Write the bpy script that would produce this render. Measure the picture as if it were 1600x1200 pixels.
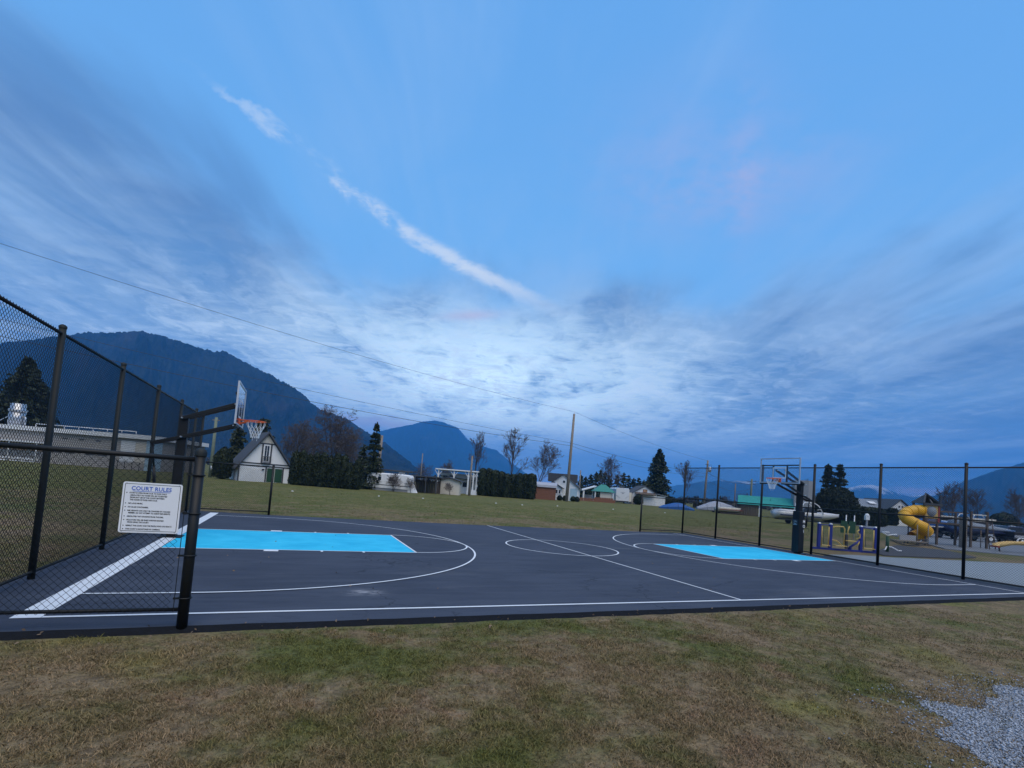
import bpy, math, random
import numpy as np
from mathutils import Vector, Matrix

for o in list(bpy.data.objects):
    bpy.data.objects.remove(o)
SC = bpy.context.scene
COL = SC.collection
R = math.radians

# ------------------------------------------------------------------ camera
CAM = np.array([2.6994, -14.539, 1.8794])
YAW, PIT, ROL = 0.4065, 0.0528, 0.0786          # heading from +y towards +x, upward tilt, roll
FPX = 785.47                                     # focal length in pixels of a 1600 px wide frame
_F = np.array([math.sin(YAW) * math.cos(PIT), math.cos(YAW) * math.cos(PIT), math.sin(PIT)])
_R0 = np.array([math.cos(YAW), -math.sin(YAW), 0.0])
_U0 = np.cross(_R0, _F)
_R = math.cos(ROL) * _R0 + math.sin(ROL) * _U0
_U = -math.sin(ROL) * _R0 + math.cos(ROL) * _U0
cam = bpy.data.cameras.new('camera')
cam.sensor_width = 36.0
cam.lens = FPX / 1600 * 36
cam.shift_y = 117.73 / 1600
cam.clip_start = 0.05
cam.clip_end = 60000
camo = bpy.data.objects.new('camera', cam)
COL.objects.link(camo)
camo.matrix_world = Matrix(((_R[0], _U[0], -_F[0], CAM[0]), (_R[1], _U[1], -_F[1], CAM[1]),
                            (_R[2], _U[2], -_F[2], CAM[2]), (0, 0, 0, 1)))
SC.camera = camo

# ------------------------------------------------------------------ render / exposure
SC.view_settings.view_transform = 'Standard'
SC.view_settings.look = 'None'
SC.view_settings.gamma = 1
SC.view_settings.exposure = 0.0
SC.view_settings.use_curve_mapping = False
SC.render.engine = 'CYCLES'
SC.cycles.use_denoising = True
SC.cycles.max_bounces = 6
SC.cycles.diffuse_bounces = 3
SC.cycles.glossy_bounces = 3
SC.cycles.transmission_bounces = 6
SC.cycles.transparent_max_bounces = 24
SC.cycles.volume_bounces = 1
SC.cycles.sample_clamp_indirect = 4


# ------------------------------------------------------------------ node expressions
class E:
    """a socket in a node tree with arithmetic"""
    def __init__(s, nt, sock):
        s.nt, s.k = nt, sock

    def _m(s, op, a, b=None, c=None, clamp=False):
        n = s.nt.nodes.new('ShaderNodeMath')
        n.operation = op
        n.use_clamp = clamp
        for i, x in enumerate((a, b, c)):
            if x is None:
                continue
            if isinstance(x, E):
                s.nt.links.new(x.k, n.inputs[i])
            else:
                n.inputs[i].default_value = x
        return E(s.nt, n.outputs[0])

    def __add__(s, o): return s._m('ADD', s, o)
    __radd__ = __add__
    def __sub__(s, o): return s._m('SUBTRACT', s, o)
    def __rsub__(s, o): return s._m('SUBTRACT', o, s)
    def __mul__(s, o): return s._m('MULTIPLY', s, o)
    __rmul__ = __mul__
    def __truediv__(s, o): return s._m('DIVIDE', s, o)
    def __rtruediv__(s, o): return s._m('DIVIDE', o, s)
    def max(s, o): return s._m('MAXIMUM', s, o)
    def min(s, o): return s._m('MINIMUM', s, o)
    def pow(s, o): return s._m('POWER', s, o)
    def exp(s): return s._m('EXPONENT', s)
    def abs(s): return s._m('ABSOLUTE', s)
    def clamp(s): return s._m('ADD', s, 0.0, clamp=True)

    def step(s, a, b):                      # smoothstep a -> b
        n = s.nt.nodes.new('ShaderNodeMapRange')
        n.interpolation_type = 'SMOOTHSTEP'
        s.nt.links.new(s.k, n.inputs['Value'])
        lo, hi, t0, t1 = (a, b, 0.0, 1.0) if a < b else (b, a, 1.0, 0.0)
        n.inputs['From Min'].default_value = lo
        n.inputs['From Max'].default_value = hi
        n.inputs['To Min'].default_value = t0
        n.inputs['To Max'].default_value = t1
        return E(s.nt, n.outputs['Result'])


def vec(nt, x, y, z=0.0):
    n = nt.nodes.new('ShaderNodeCombineXYZ')
    for i, a in enumerate((x, y, z)):
        if isinstance(a, E):
            nt.links.new(a.k, n.inputs[i])
        else:
            n.inputs[i].default_value = a
    return E(nt, n.outputs[0])


def sep(nt, v):
    n = nt.nodes.new('ShaderNodeSeparateXYZ')
    nt.links.new(v.k, n.inputs[0])
    return [E(nt, n.outputs[i]) for i in range(3)]


def noise(nt, v, scale, detail=4.0, rough=0.55, dist=0.0, color=False):
    n = nt.nodes.new('ShaderNodeTexNoise')
    if v is not None:
        nt.links.new(v.k, n.inputs['Vector'])
    n.inputs['Scale'].default_value = scale
    n.inputs['Detail'].default_value = detail
    n.inputs['Roughness'].default_value = rough
    n.inputs['Distortion'].default_value = dist
    return E(nt, n.outputs['Color' if color else 'Fac'])


def mix(nt, t, a, b, mode='MIX'):
    n = nt.nodes.new('ShaderNodeMix')
    n.data_type = 'RGBA'
    n.blend_type = mode
    n.clamp_factor = True
    for sock, x in ((n.inputs[0], t), (n.inputs[6], a), (n.inputs[7], b)):
        if isinstance(x, E):
            nt.links.new(x.k, sock)
        elif isinstance(x, (tuple, list)):
            sock.default_value = (*x[:3], 1)
        else:
            sock.default_value = x
    return E(nt, n.outputs[2])


# ------------------------------------------------------------------ sky
HAZE = 0.00018
SUN_AZ, SUN_EL = YAW + R(150), R(58)              # broad light from the open sky, no distinct shadows
W = bpy.data.worlds.new('World')
SC.world = W
W.use_nodes = True
W.cycles.sampling_method = 'MANUAL'
W.cycles.sample_map_resolution = 256
nt = W.node_tree
nt.nodes.clear()
tc = nt.nodes.new('ShaderNodeTexCoord')
dx, dy, dz = sep(nt, E(nt, tc.outputs['Generated']))
sky = nt.nodes.new('ShaderNodeTexSky')
sky.sky_type = 'NISHITA'
sky.sun_disc = False
sky.sun_elevation = SUN_EL
sky.sun_rotation = SUN_AZ
sky.altitude = 20
sky.air_density = 1.0
sky.dust_density = 0.6
sky.ozone_density = 3.0
r = dx * math.cos(YAW) - dy * math.sin(YAW)      # towards the right of the glow
f = dx * math.sin(YAW) + dy * math.cos(YAW)      # towards the glow
e = dz.max(0.0)
q = 1.0 / (e + 0.06)
X, Y = r * q, f * q
# cloud sheets drifting towards the glow, seen in perspective
P1 = vec(nt, X * 1.0, Y * 0.42, 3.1)
big = noise(nt, P1, 0.85, 5.0, 0.5, 0.5)
P2 = vec(nt, X * 1.0, Y * 0.55, 11.7)
mid = noise(nt, P2, 2.2, 8.0, 0.56, 0.7)
P3 = vec(nt, X * 1.0, Y * 0.8, 7.3)
fine = noise(nt, P3, 5.0, 8.0, 0.62, 0.8)
wob = (big - 0.5) * 0.42 + (mid - 0.5) * 0.16
cov = (e - (0.0 - r - 0.30).max(0.0) * 0.42 + wob).step(0.40, 0.27)
glow = (0.0 - (r + 0.06) * (r + 0.06) / 0.12 - (e - 0.185) * (e - 0.185) / 0.018).exp()
halo = (0.0 - (r + 0.02) * (r + 0.02) / 0.55 - (e - 0.25) * (e - 0.25) / 0.10).exp()
S = 10.0                                          # the background runs at strength 0.1


def c(*x):
    return tuple(k * S for k in x)


clear0 = mix(nt, e.step(0.05, 0.75), c(.225, .57, 1.02), c(.165, .46, .94))
clear0 = mix(nt, halo * 0.55, clear0, c(.25, .62, 1.10))
skt = mix(nt, 1.0, E(nt, sky.outputs[0]), (0.55, 0.95, 1.7), 'MULTIPLY')
clear = mix(nt, 0.88, skt, clear0)
strk = noise(nt, vec(nt, X * 1.5 + big * 0.6, Y * 0.26, 2.2), 1.5, 8.0, 0.58, 0.35)
tone = (big * 0.35 + mid * 0.30 + strk * 0.55).step(0.47, 0.72)
slate = mix(nt, tone, c(.105, .205, .43), c(.33, .53, .82))
right = (r.step(0.1, 0.75) * e.step(0.42, 0.05)) * 0.85
slate = mix(nt, right, slate, mix(nt, tone, c(.068, .148, .36), c(.19, .335, .60)))
slate = mix(nt, glow * (mid * 0.6 + fine * 0.5).step(0.30, 0.60), slate, c(1.25, 1.58, 1.68))
lit0 = (0.0 - (r + 0.08) * (r + 0.08) / 0.22 - (e - 0.18) * (e - 0.18) / 0.016).exp()
rip = noise(nt, vec(nt, X * 1.0 + mid * 0.7, Y * 1.15, 8.8), 8.0, 6.0, 0.62, 0.5)
slate = mix(nt, lit0 * rip.step(0.44, 0.62) * 0.72, slate, c(.95, 1.14, 1.28))
slate = mix(nt, lit0 * rip.step(0.44, 0.30) * 0.45, slate, c(.16, .32, .64))
rim = (fine * 0.7 + mid * 0.35).step(0.55, 0.68)
lit = (0.0 - (r + 0.12) * (r + 0.12) / 0.30 - (e - 0.17) * (e - 0.17) / 0.018).exp()
slate = mix(nt, rim * lit * 0.9, slate, c(.90, 1.08, 1.25))
# darker bank just above the hills, warm slits in it
bank = e.step(0.135, 0.06) * (r.step(0.75, 0.3)) * r.step(-0.65, -0.3)
slate = mix(nt, bank * (0.55 + (mid - 0.5) * 1.6), slate, c(.19, .33, .60))
slit = ((e + (mid - 0.5) * 0.05 - 0.098).abs()).step(0.022, 0.004) * (r + 0.29).abs().step(0.15, 0.05)
slate = mix(nt, slit * 0.75, slate, c(.66, .62, .76))
slit2 = ((e + (mid - 0.5) * 0.01 - 0.016).abs()).step(0.022, 0.004) * (r - 0.10).abs().step(0.24, 0.08)
slate = mix(nt, slit2 * 0.55, slate, c(.55, .50, .70))
slit3 = ((e + (mid - 0.5) * 0.012 - 0.040).abs()).step(0.010, 0.002) * (r - 0.635).abs().step(0.045, 0.012)
slate = mix(nt, slit3 * 0.8, slate, c(.80, .62, .66))
col = mix(nt, cov * (0.84 + (mid - 0.5) * 0.7 + (strk - 0.5) * 0.5).clamp(), clear, slate)
# thin bright veils and an old broken vapour trail
veil = (strk * 0.7 + mid * 0.35).step(0.50, 0.72)
col = mix(nt, veil * 0.32, col, c(.38, .60, .94))
brk = noise(nt, vec(nt, X * 1.0, Y * 1.0, 5.0), 5.2, 6.0, 0.65)
trail_x = X + 0.80 - (Y - 1.12) * 0.55 - (Y - 1.75).max(0.0) * 0.38
wid = 0.012 + (Y - 1.1).max(0.0) * 0.09
tr = (trail_x + (fine - 0.5) * 0.20 + (brk - 0.5) * 0.10).abs() / wid
tr = tr.step(1.2, 0.1) * Y.step(1.05, 1.25) * Y.step(2.5, 2.0)
tr = tr * (brk * 0.6 + rip * 0.4 + (Y - 1.6).max(0.0) * 0.22).step(0.43, 0.60)
col = mix(nt, tr * (0.42 + (Y - 1.2).max(0.0) * 0.62).min(0.92), col, c(.72, .84, 1.0))
# faint rosy patch up right
px = (0.0 - (X - 0.50) * (X - 0.50) / 0.09 - (Y - 1.36) * (Y - 1.36) / 0.06).exp()
px2 = (0.0 - (X - 0.60 - (Y - 1.4) * 0.42) * (X - 0.60 - (Y - 1.4) * 0.42) / 0.0022 - (Y - 1.38) * (Y - 1.38) / 0.10).exp()
col = mix(nt, (px * (brk * 0.5 + mid * 0.5).step(0.36, 0.62) * 0.70 + px2 * brk.step(0.3, 0.6) * 0.36).clamp(), col, c(.41, .50, .83))
ps = (0.0 - (X + 0.27) * (X + 0.27) / 0.02 - (Y - 2.50 + (X + 0.27) * 0.3) * (Y - 2.50 + (X + 0.27) * 0.3) / 0.004).exp()
col = mix(nt, ps * mid.step(0.3, 0.55) * 0.7, col, c(.62, .60, .80))
# below the horizon only a dull ground tone
col = mix(nt, dz.step(-0.005, -0.05), col, c(.05, .07, .10))
bg = nt.nodes.new('ShaderNodeBackground')
bg.inputs['Strength'].default_value = 0.1
nt.links.new(col.k, bg.inputs['Color'])
wo = nt.nodes.new('ShaderNodeOutputWorld')
nt.links.new(bg.outputs[0], wo.inputs['Surface'])

# ------------------------------------------------------------------ sun (veiled: a very broad soft light)
sl = bpy.data.lights.new('sun', 'SUN')
sl.energy = 2.7
sl.angle = R(60)
sl.color = (1.0, 0.84, 0.62)
so = bpy.data.objects.new('sun', sl)
COL.objects.link(so)
_sd = Vector((math.sin(SUN_AZ) * math.cos(SUN_EL), math.cos(SUN_AZ) * math.cos(SUN_EL), math.sin(SUN_EL)))
so.rotation_euler = _sd.to_track_quat('Z', 'Y').to_euler()
so.location = (10, 10, 40)

# ------------------------------------------------------------------ helpers
def ray(u, v):
    return _F + _R * (u - 800) / FPX - _U * (v - 717.73) / FPX


def G(u, v, z=0.0):                              # ground point seen at a pixel
    d = ray(u, v)
    t = (z - CAM[2]) / d[2]
    return Vector(CAM + t * d)


def base(u, d, z=0.0):                           # ground point at a picture column and a depth
    a = (u - 800) / FPX
    b = ((CAM[2] - z) / d + _F[2] + _R[2] * a) / _U[2]
    return Vector(CAM + d * (_F + _R * a - _U * b))


def at(u, v, d):                                 # point at a pixel and a depth
    return Vector(CAM + d * ray(u, v))


class MB:
    def __init__(s):
        s.v, s.f, s.sm = [], [], []

    def add(s, vs, fs, smooth=False):
        n = len(s.v)
        s.v += [tuple(p) for p in vs]
        s.f += [tuple(i + n for i in q) for q in fs]
        s.sm += [smooth] * len(fs)
        return s

    def box(s, c, size, rz=0.0, rx=0.0, ry=0.0):
        m = Matrix.Translation(c) @ Matrix.Rotation(rz, 4, 'Z') @ Matrix.Rotation(ry, 4, 'Y') @ Matrix.Rotation(rx, 4, 'X')
        x, y, z = [k / 2 for k in size]
        vs = [m @ Vector((a * x, b * y, g * z)) for g in (-1, 1) for a, b in ((-1, -1), (1, -1), (1, 1), (-1, 1))]
        return s.add(vs, [(3, 2, 1, 0), (4, 5, 6, 7), (0, 1, 5, 4), (1, 2, 6, 5), (2, 3, 7, 6), (3, 0, 4, 7)])

    def b2(s, lo, hi):
        return s.box([(a + b) / 2 for a, b in zip(lo, hi)], [abs(b - a) for a, b in zip(lo, hi)])

    def bar(s, p, q, w, h=None, up=(0, 0, 1)):
        p, q = Vector(p), Vector(q)
        h = h or w
        d = (q - p).normalized()
        u = Vector(up)
        if abs(d.dot(u)) > 0.98:
            u = Vector((0, 1, 0))
        x = d.cross(u).normalized()
        y = x.cross(d)
        vs = [c + x * (a * w / 2) + y * (b * h / 2) for c in (p, q) for a, b in ((-1, -1), (1, -1), (1, 1), (-1, 1))]
        return s.add(vs, [(3, 2, 1, 0), (4, 5, 6, 7), (0, 1, 5, 4), (1, 2, 6, 5), (2, 3, 7, 6), (3, 0, 4, 7)])

    def tube(s, pts, r, n=8, cap=True, closed=False):
        pts = [Vector(p) for p in pts]
        k = len(pts)
        rs = r if isinstance(r, (list, tuple)) else [r] * k
        vs, fs = [], []
        u = None
        for i, p in enumerate(pts):
            a = pts[(i - 1) % k] if (i > 0 or closed) else p
            b = pts[(i + 1) % k] if (i < k - 1 or closed) else p
            d = (b - a)
            d = d.normalized() if d.length > 1e-9 else Vector((0, 0, 1))
            if u is None:
                u = d.cross(Vector((0, 0, 1)))
                if u.length < 1e-3:
                    u = d.cross(Vector((0, 1, 0)))
            u = (u - d * u.dot(d)).normalized()
            w = d.cross(u)
            for j in range(n):
                t = 2 * math.pi * j / n
                vs.append(p + (u * math.cos(t) + w * math.sin(t)) * rs[i])
        for i in range(k if closed else k - 1):
            for j in range(n):
                i2, j2 = (i + 1) % k, (j + 1) % n
                fs.append((i * n + j, i * n + j2, i2 * n + j2, i2 * n + j))
        s.add(vs, fs, n > 4)
        if cap and not closed:
            m = len(s.v) - len(vs)
            s.f += [tuple(m + j for j in reversed(range(n))), tuple(m + (k - 1) * n + j for j in range(n))]
            s.sm += [False, False]
        return s

    def lathe(s, prof, c=(0, 0, 0), n=16):
        vs = [(c[0] + rr * math.cos(2 * math.pi * j / n), c[1] + rr * math.sin(2 * math.pi * j / n), c[2] + z) for rr, z in prof for j in range(n)]
        fs = [(i * n + j, i * n + (j + 1) % n, (i + 1) * n + (j + 1) % n, (i + 1) * n + j) for i in range(len(prof) - 1) for j in range(n)]
        return s.add(vs, fs, True)

    def prism(s, poly, a, b, axis='z'):
        """extrude a 2-D polygon from a to b along an axis (x: poly is y,z; y: poly is x,z; z: poly is x,y)"""
        def P(p, t):
            return {'z': (p[0], p[1], t), 'y': (p[0], t, p[1]), 'x': (t, p[0], p[1])}[axis]
        n = len(poly)
        vs = [P(p, a) for p in poly] + [P(p, b) for p in poly]
        fs = [tuple(range(n - 1, -1, -1)), tuple(range(n, 2 * n))] + [(i, (i + 1) % n, n + (i + 1) % n, n + i) for i in range(n)]
        return s.add(vs, fs)

    def quad(s, *p):
        return s.add(p, [tuple(range(len(p)))])

    def loft(s, rings, smooth=True, cap=True):
        n = len(rings[0])
        vs = [p for q in rings for p in q]
        fs = [(i * n + j, i * n + (j + 1) % n, (i + 1) * n + (j + 1) % n, (i + 1) * n + j) for i in range(len(rings) - 1) for j in range(n)]
        if cap:
            fs += [tuple(reversed(range(n))), tuple((len(rings) - 1) * n + j for j in range(n))]
        return s.add(vs, fs, smooth)

    def mesh(s, name, mat):
        me = bpy.data.meshes.new(name)
        me.from_pydata(s.v, [], s.f)
        me.polygons.foreach_set('use_smooth', s.sm)
        if mat:
            me.materials.append(mat)
        me.update()
        return me

    def build(s, name, mat, parent=None, bevel=0.0, fix=True):
        me = s.mesh(name, mat)
        if fix:
            import bmesh
            bm = bmesh.new()
            bm.from_mesh(me)
            bmesh.ops.recalc_face_normals(bm, faces=bm.faces)
            bm.to_mesh(me)
            bm.free()
        o = bpy.data.objects.new(name, me)
        COL.objects.link(o)
        if parent:
            o.parent = parent
        if bevel:
            m = o.modifiers.new('bevel', 'BEVEL')
            m.width = bevel
            m.segments = 2
            m.limit_method = 'ANGLE'
        return o


def tag(o, label=None, cat=None, group=None, kind=None):
    if label:
        o['label'] = label
    if cat:
        o['category'] = cat
    if group:
        o['group'] = group
    if kind:
        o['kind'] = kind
    return o


def thing(name, loc, rz, label, cat, group=None):
    o = bpy.data.objects.new(name, None)
    COL.objects.link(o)
    o.location = loc
    o.rotation_euler = (0, 0, rz)
    return tag(o, label, cat, group)


def inst(name, me, parent=None, loc=(0, 0, 0), rot=(0, 0, 0), scale=None):
    o = bpy.data.objects.new(name, me)
    COL.objects.link(o)
    o.location = loc
    o.rotation_euler = rot
    if scale:
        o.scale = scale
    if parent:
        o.parent = parent
    return o


def np_mesh(name, verts, faces, mat, parent=None, smooth=False):
    """fast mesh from numpy arrays (faces n x k)"""
    me = bpy.data.meshes.new(name)
    nv, nf, k = len(verts), len(faces), faces.shape[1]
    me.vertices.add(nv)
    me.vertices.foreach_set('co', np.ascontiguousarray(verts, dtype=np.float32).ravel())
    me.loops.add(nf * k)
    me.loops.foreach_set('vertex_index', np.ascontiguousarray(faces, dtype=np.int32).ravel())
    me.polygons.add(nf)
    me.polygons.foreach_set('loop_start', np.arange(0, nf * k, k, dtype=np.int32))
    me.polygons.foreach_set('loop_total', np.full(nf, k, dtype=np.int32))
    if smooth:
        me.polygons.foreach_set('use_smooth', np.ones(nf, dtype=bool))
    me.materials.append(mat)
    me.update()
    me.validate()
    o = bpy.data.objects.new(name, me)
    COL.objects.link(o)
    if parent:
        o.parent = parent
    return o


# ------------------------------------------------------------------ materials
def new_mat(name):
    m = bpy.data.materials.new(name)
    m.use_nodes = True
    t = m.node_tree
    b = t.nodes['Principled BSDF']
    return m, t, b


def setin(t, b, name, x):
    s = b.inputs[name]
    if isinstance(x, E):
        t.links.new(x.k, s)
    elif isinstance(x, (tuple, list)):
        s.default_value = (*x[:3], 1)
    else:
        s.default_value = x


def coord(t, kind='Object'):
    if kind == 'Position':
        n = t.nodes.new('ShaderNodeNewGeometry')
        return E(t, n.outputs['Position'])
    n = t.nodes.new('ShaderNodeTexCoord')
    return E(t, n.outputs[kind])


def bump(t, b, h, strength=0.3, dist=0.01):
    n = t.nodes.new('ShaderNodeBump')
    n.inputs['Strength'].default_value = strength
    n.inputs['Distance'].default_value = dist
    t.links.new(h.k, n.inputs['Height'])
    t.links.new(n.outputs[0], b.inputs['Normal'])


def plain(name, col, rough=0.6, var=0.18, scale=3.0, metal=0.0, bmp=0.0, bscale=60.0, spec=0.4, dirt=None, coat=0.0):
    """a painted or natural surface: base colour broken up by worn patches and fine grain"""
    m, t, b = new_mat(name)
    P = coord(t)
    n1 = noise(t, P, scale, 5, 0.6)
    n2 = noise(t, P, scale * 9, 3, 0.6)
    k = ((n1 - 0.5) * 1.4 + (n2 - 0.5) * 0.7)
    lo = tuple(max(0, x * (1 - var)) for x in col)
    hi = tuple(min(1, x * (1 + var)) for x in col)
    cc = mix(t, (k + 0.5).clamp(), lo, hi)
    if dirt:
        cc = mix(t, (n1 * 0.7 + n2 * 0.4).step(0.52, 0.75) * 0.5, cc, dirt)
    setin(t, b, 'Base Color', cc)
    setin(t, b, 'Roughness', (n1 * 0.2 + (rough - 0.1)).clamp())
    b.inputs['Metallic'].default_value = metal
    b.inputs['Specular IOR Level'].default_value = spec
    b.inputs['Coat Weight'].default_value = coat
    if bmp:
        bump(t, b, noise(t, P, bscale, 4, 0.6), bmp, 0.01)
    return m


M = {}
M['black'] = plain('black_powder_coat', (.005, .0055, .007), .45, .3)
M['post'] = plain('black_vinyl_post', (.005, .006, .007), .55, .3)
M['greenblack'] = plain('weathered_post', (.009, .013, .014), .65, .35, 6)
M['wire'] = plain('vinyl_wire', (.006, .007, .009), .7, .2)
M['white'] = plain('white_paint', (.74, .75, .76), .6, .06, 2, dirt=(.55, .55, .52))
M['cream'] = plain('cream_siding', (.62, .58, .50), .7, .08, 2, dirt=(.42, .38, .32))
M['grey'] = plain('grey_paint', (.30, .31, .33), .7, .12, 2)
M['lblue'] = plain('pale_blue_wall', (.35, .50, .60), .7, .1, 2)
M['trim'] = plain('dark_trim', (.05, .055, .065), .6, .2)
M['darkroof'] = plain('dark_shingles', (.06, .065, .075), .85, .3, 4, bmp=.4, bscale=20)
M['greyroof'] = plain('grey_shingles', (.20, .23, .27), .85, .2, 4, bmp=.4, bscale=20)
M['tealroof'] = plain('teal_metal_roof', (.03, .30, .27), .75, .12, 1.5)
M['greenroof'] = plain('green_metal_roof', (.03, .20, .16), .5, .15, 2)
M['brownwood'] = plain('brown_wood', (.10, .075, .06), .8, .35, 5, bmp=.3)
M['redwood'] = plain('red_cedar_boards', (.20, .085, .05), .75, .3, 4, bmp=.3)
M['polewood'] = plain('weathered_pole', (.22, .19, .16), .9, .3, 3, bmp=.4, bscale=25)
M['polegreen'] = plain('treated_green_pole', (.16, .19, .14), .85, .25, 3, bmp=.3)
M['bark'] = plain('bark', (.060, .048, .040), .95, .35, 6, bmp=.5, bscale=20)
M['twig'] = plain('bare_twigs', (.085, .068, .062), .9, .3, 4)
M['steel'] = plain('galvanised_steel', (.45, .47, .5), .4, .15, 4, metal=.8)
M['alu'] = plain('dull_aluminium', (.55, .57, .6), .45, .1, 3, metal=.6)
M['rubber'] = plain('tyre_rubber', (.014, .014, .016), .8, .2)
M['rim'] = plain('orange_steel', (.75, .13, .035), .5, .12, 6)
M['net'] = plain('white_cord', (.78, .78, .78), .8, .05)
M['brick'] = plain('grey_block_wall', (.34, .32, .30), .85, .15, 3, bmp=.3)
M['glassdark'] = plain('dark_pane', (.025, .032, .045), .12, .2, 1, spec=.6)
M['yellow'] = plain('yellow_plastic', (.70, .36, .015), .4, .12, 2.5)
M['lyellow'] = plain('pale_yellow_steel', (.62, .44, .13), .5, .12, 4)
M['tan'] = plain('tan_plastic', (.50, .34, .12), .5, .1, 3)
M['blue'] = plain('deep_blue_steel', (.018, .03, .22), .45, .2, 4)
M['tarpblue'] = plain('blue_tarp', (.02, .10, .32), .55, .25, 2.5, bmp=.5, bscale=6)
M['tarpgrey'] = plain('silver_tarp', (.36, .38, .44), .6, .2, 2.5, bmp=.5, bscale=5)
M['hull'] = plain('gelcoat', (.66, .66, .66), .3, .06, 1.5, coat=.4)
M['hullcream'] = plain('cream_gelcoat', (.60, .56, .48), .35, .08, 1.5, coat=.3)
M['hulldark'] = plain('navy_gelcoat', (.03, .04, .09), .3, .2, 1.5, coat=.3)
M['hullblue'] = plain('blue_gelcoat', (.05, .14, .40), .35, .2, 1.5, coat=.3)
M['dkgreen'] = plain('dark_green_panel', (.012, .06, .03), .6, .2)
M['concrete'] = plain('concrete', (.30, .31, .32), .9, .15, 3, bmp=.3)
M['carwhite'] = plain('vehicle_paint', (.62, .63, .65), .3, .05, 1, coat=.5)
M['red'] = plain('faded_red', (.30, .05, .04), .6, .2)
M['orangewall'] = plain('tan_panel', (.45, .27, .16), .7, .12)


def foliage(name, lo, hi, rough=.7):
    m, t, b = new_mat(name)
    g = t.nodes.new('ShaderNodeNewGeometry')
    k = E(t, g.outputs['Random Per Island'])
    P = E(t, g.outputs['Position'])
    n = noise(t, P, 0.9, 3, 0.6)
    setin(t, b, 'Base Color', mix(t, (k * 0.6 + n * 0.9 - 0.25).clamp(), lo, hi))
    b.inputs['Roughness'].default_value = rough
    b.inputs['Specular IOR Level'].default_value = .25
    return m


M['conifer'] = foliage('conifer_needles', (.013, .022, .012), (.045, .058, .028))
M['pine'] = foliage('pine_needles', (.018, .026, .012), (.06, .068, .030))
M['cedar'] = foliage('cedar_hedge', (.008, .014, .008), (.042, .056, .028))
M['shrub'] = foliage('shrub_leaves', (.012, .020, .012), (.035, .048, .024))


# ------------------------------------------------------------------ grass, ground, gravel
def vnoise(x, y, seed):
    """smooth value noise on numpy arrays"""
    xi, yi = np.floor(x).astype(np.int64), np.floor(y).astype(np.int64)
    fx, fy = x - xi, y - yi
    fx, fy = fx * fx * (3 - 2 * fx), fy * fy * (3 - 2 * fy)

    def h(a, b_):
        k = (a * 374761393 + b_ * 668265263 + seed * 1442695041) & 0x7fffffff
        k = ((k ^ (k >> 13)) * 1274126177) & 0x7fffffff
        return ((k ^ (k >> 16)) & 0xffff) / 65535.0
    return (h(xi, yi) * (1 - fx) + h(xi + 1, yi) * fx) * (1 - fy) + (h(xi, yi + 1) * (1 - fx) + h(xi + 1, yi + 1) * fx) * fy


def fbm(x, y, seed, oct=5):
    s, a, n = 0, 0.5, 0
    for i in range(oct):
        s = s + a * vnoise(x * 2 ** i, y * 2 ** i, seed + i)
        n += a
        a *= .5
    return s / n


def turf_color(t, P):
    """winter turf: green, olive and straw patches"""
    x, y, z = sep(t, P)
    Q = vec(t, x, y, 0.0)
    a = noise(t, Q, 0.22, 4, 0.55, 0.4)
    b = noise(t, Q, 0.85, 5, 0.6, 0.3)
    c_ = noise(t, Q, 4.5, 4, 0.65)
    k = a * 0.75 + b * 0.5 + (c_ - 0.5) * 0.25
    far = y.step(6.0, 22.0)
    k = k - far * 0.10
    g = mix(t, k.step(0.50, 0.73), (.116, .122, .036), (.225, .162, .092))
    g = mix(t, (b * 0.6 + c_ * 0.45).step(0.54, 0.72) * 0.7, g, (.27, .20, .125))
    g = mix(t, (a * 0.5 + noise(t, Q, 0.5, 3, 0.5) * 0.55).step(0.58, 0.72) * 0.65, g, (.180, .185, .028))
    g = mix(t, far * 0.55, g, mix(t, (b * 0.5 + c_ * 0.5).step(0.40, 0.62), (.105, .118, .026), (.205, .180, .050)))
    rb = noise(t, vec(t, x * 0.7, y, 4.0), 1.3, 4, 0.6)
    g = mix(t, rb.step(0.56, 0.70) * 0.5, g, (.250, .150, .098))
    return g, c_


def mat_turf(name, blades=False):
    m, t, b = new_mat(name)
    P = coord(t, 'Position')
    g, c_ = turf_color(t, P)
    if blades:
        gg = t.nodes.new('ShaderNodeNewGeometry')
        k = E(t, gg.outputs['Random Per Island'])
        g = mix(t, k.step(0.0, 1.0) * 0.8, mix(t, 1.0, g, (.42, .46, .40), 'MULTIPLY'), mix(t, 1.0, g, (1.7, 1.6, 1.55), 'MULTIPLY'))
    else:
        f1 = noise(t, P, 26, 4, 0.7)
        f2 = noise(t, P, 5.5, 5, 0.7)
        g = mix(t, (f1 * 0.6 + f2 * 0.5).step(0.40, 0.68), mix(t, 1.0, g, (.45, .45, .45), 'MULTIPLY'), mix(t, 1.0, g, (1.15, 1.15, 1.12), 'MULTIPLY'))
        bump(t, b, f1 * 0.5 + f2, 0.9, 0.06)
    setin(t, b, 'Base Color', g)
    b.inputs['Roughness'].default_value = .9
    b.inputs['Specular IOR Level'].default_value = .15
    return m


M['turf'] = mat_turf('winter_turf')
M['blade'] = mat_turf('grass_blades', True)

CL, CW = 21.94, 7.277                           # court length and half width
NEAR_Z = -0.055


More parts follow.
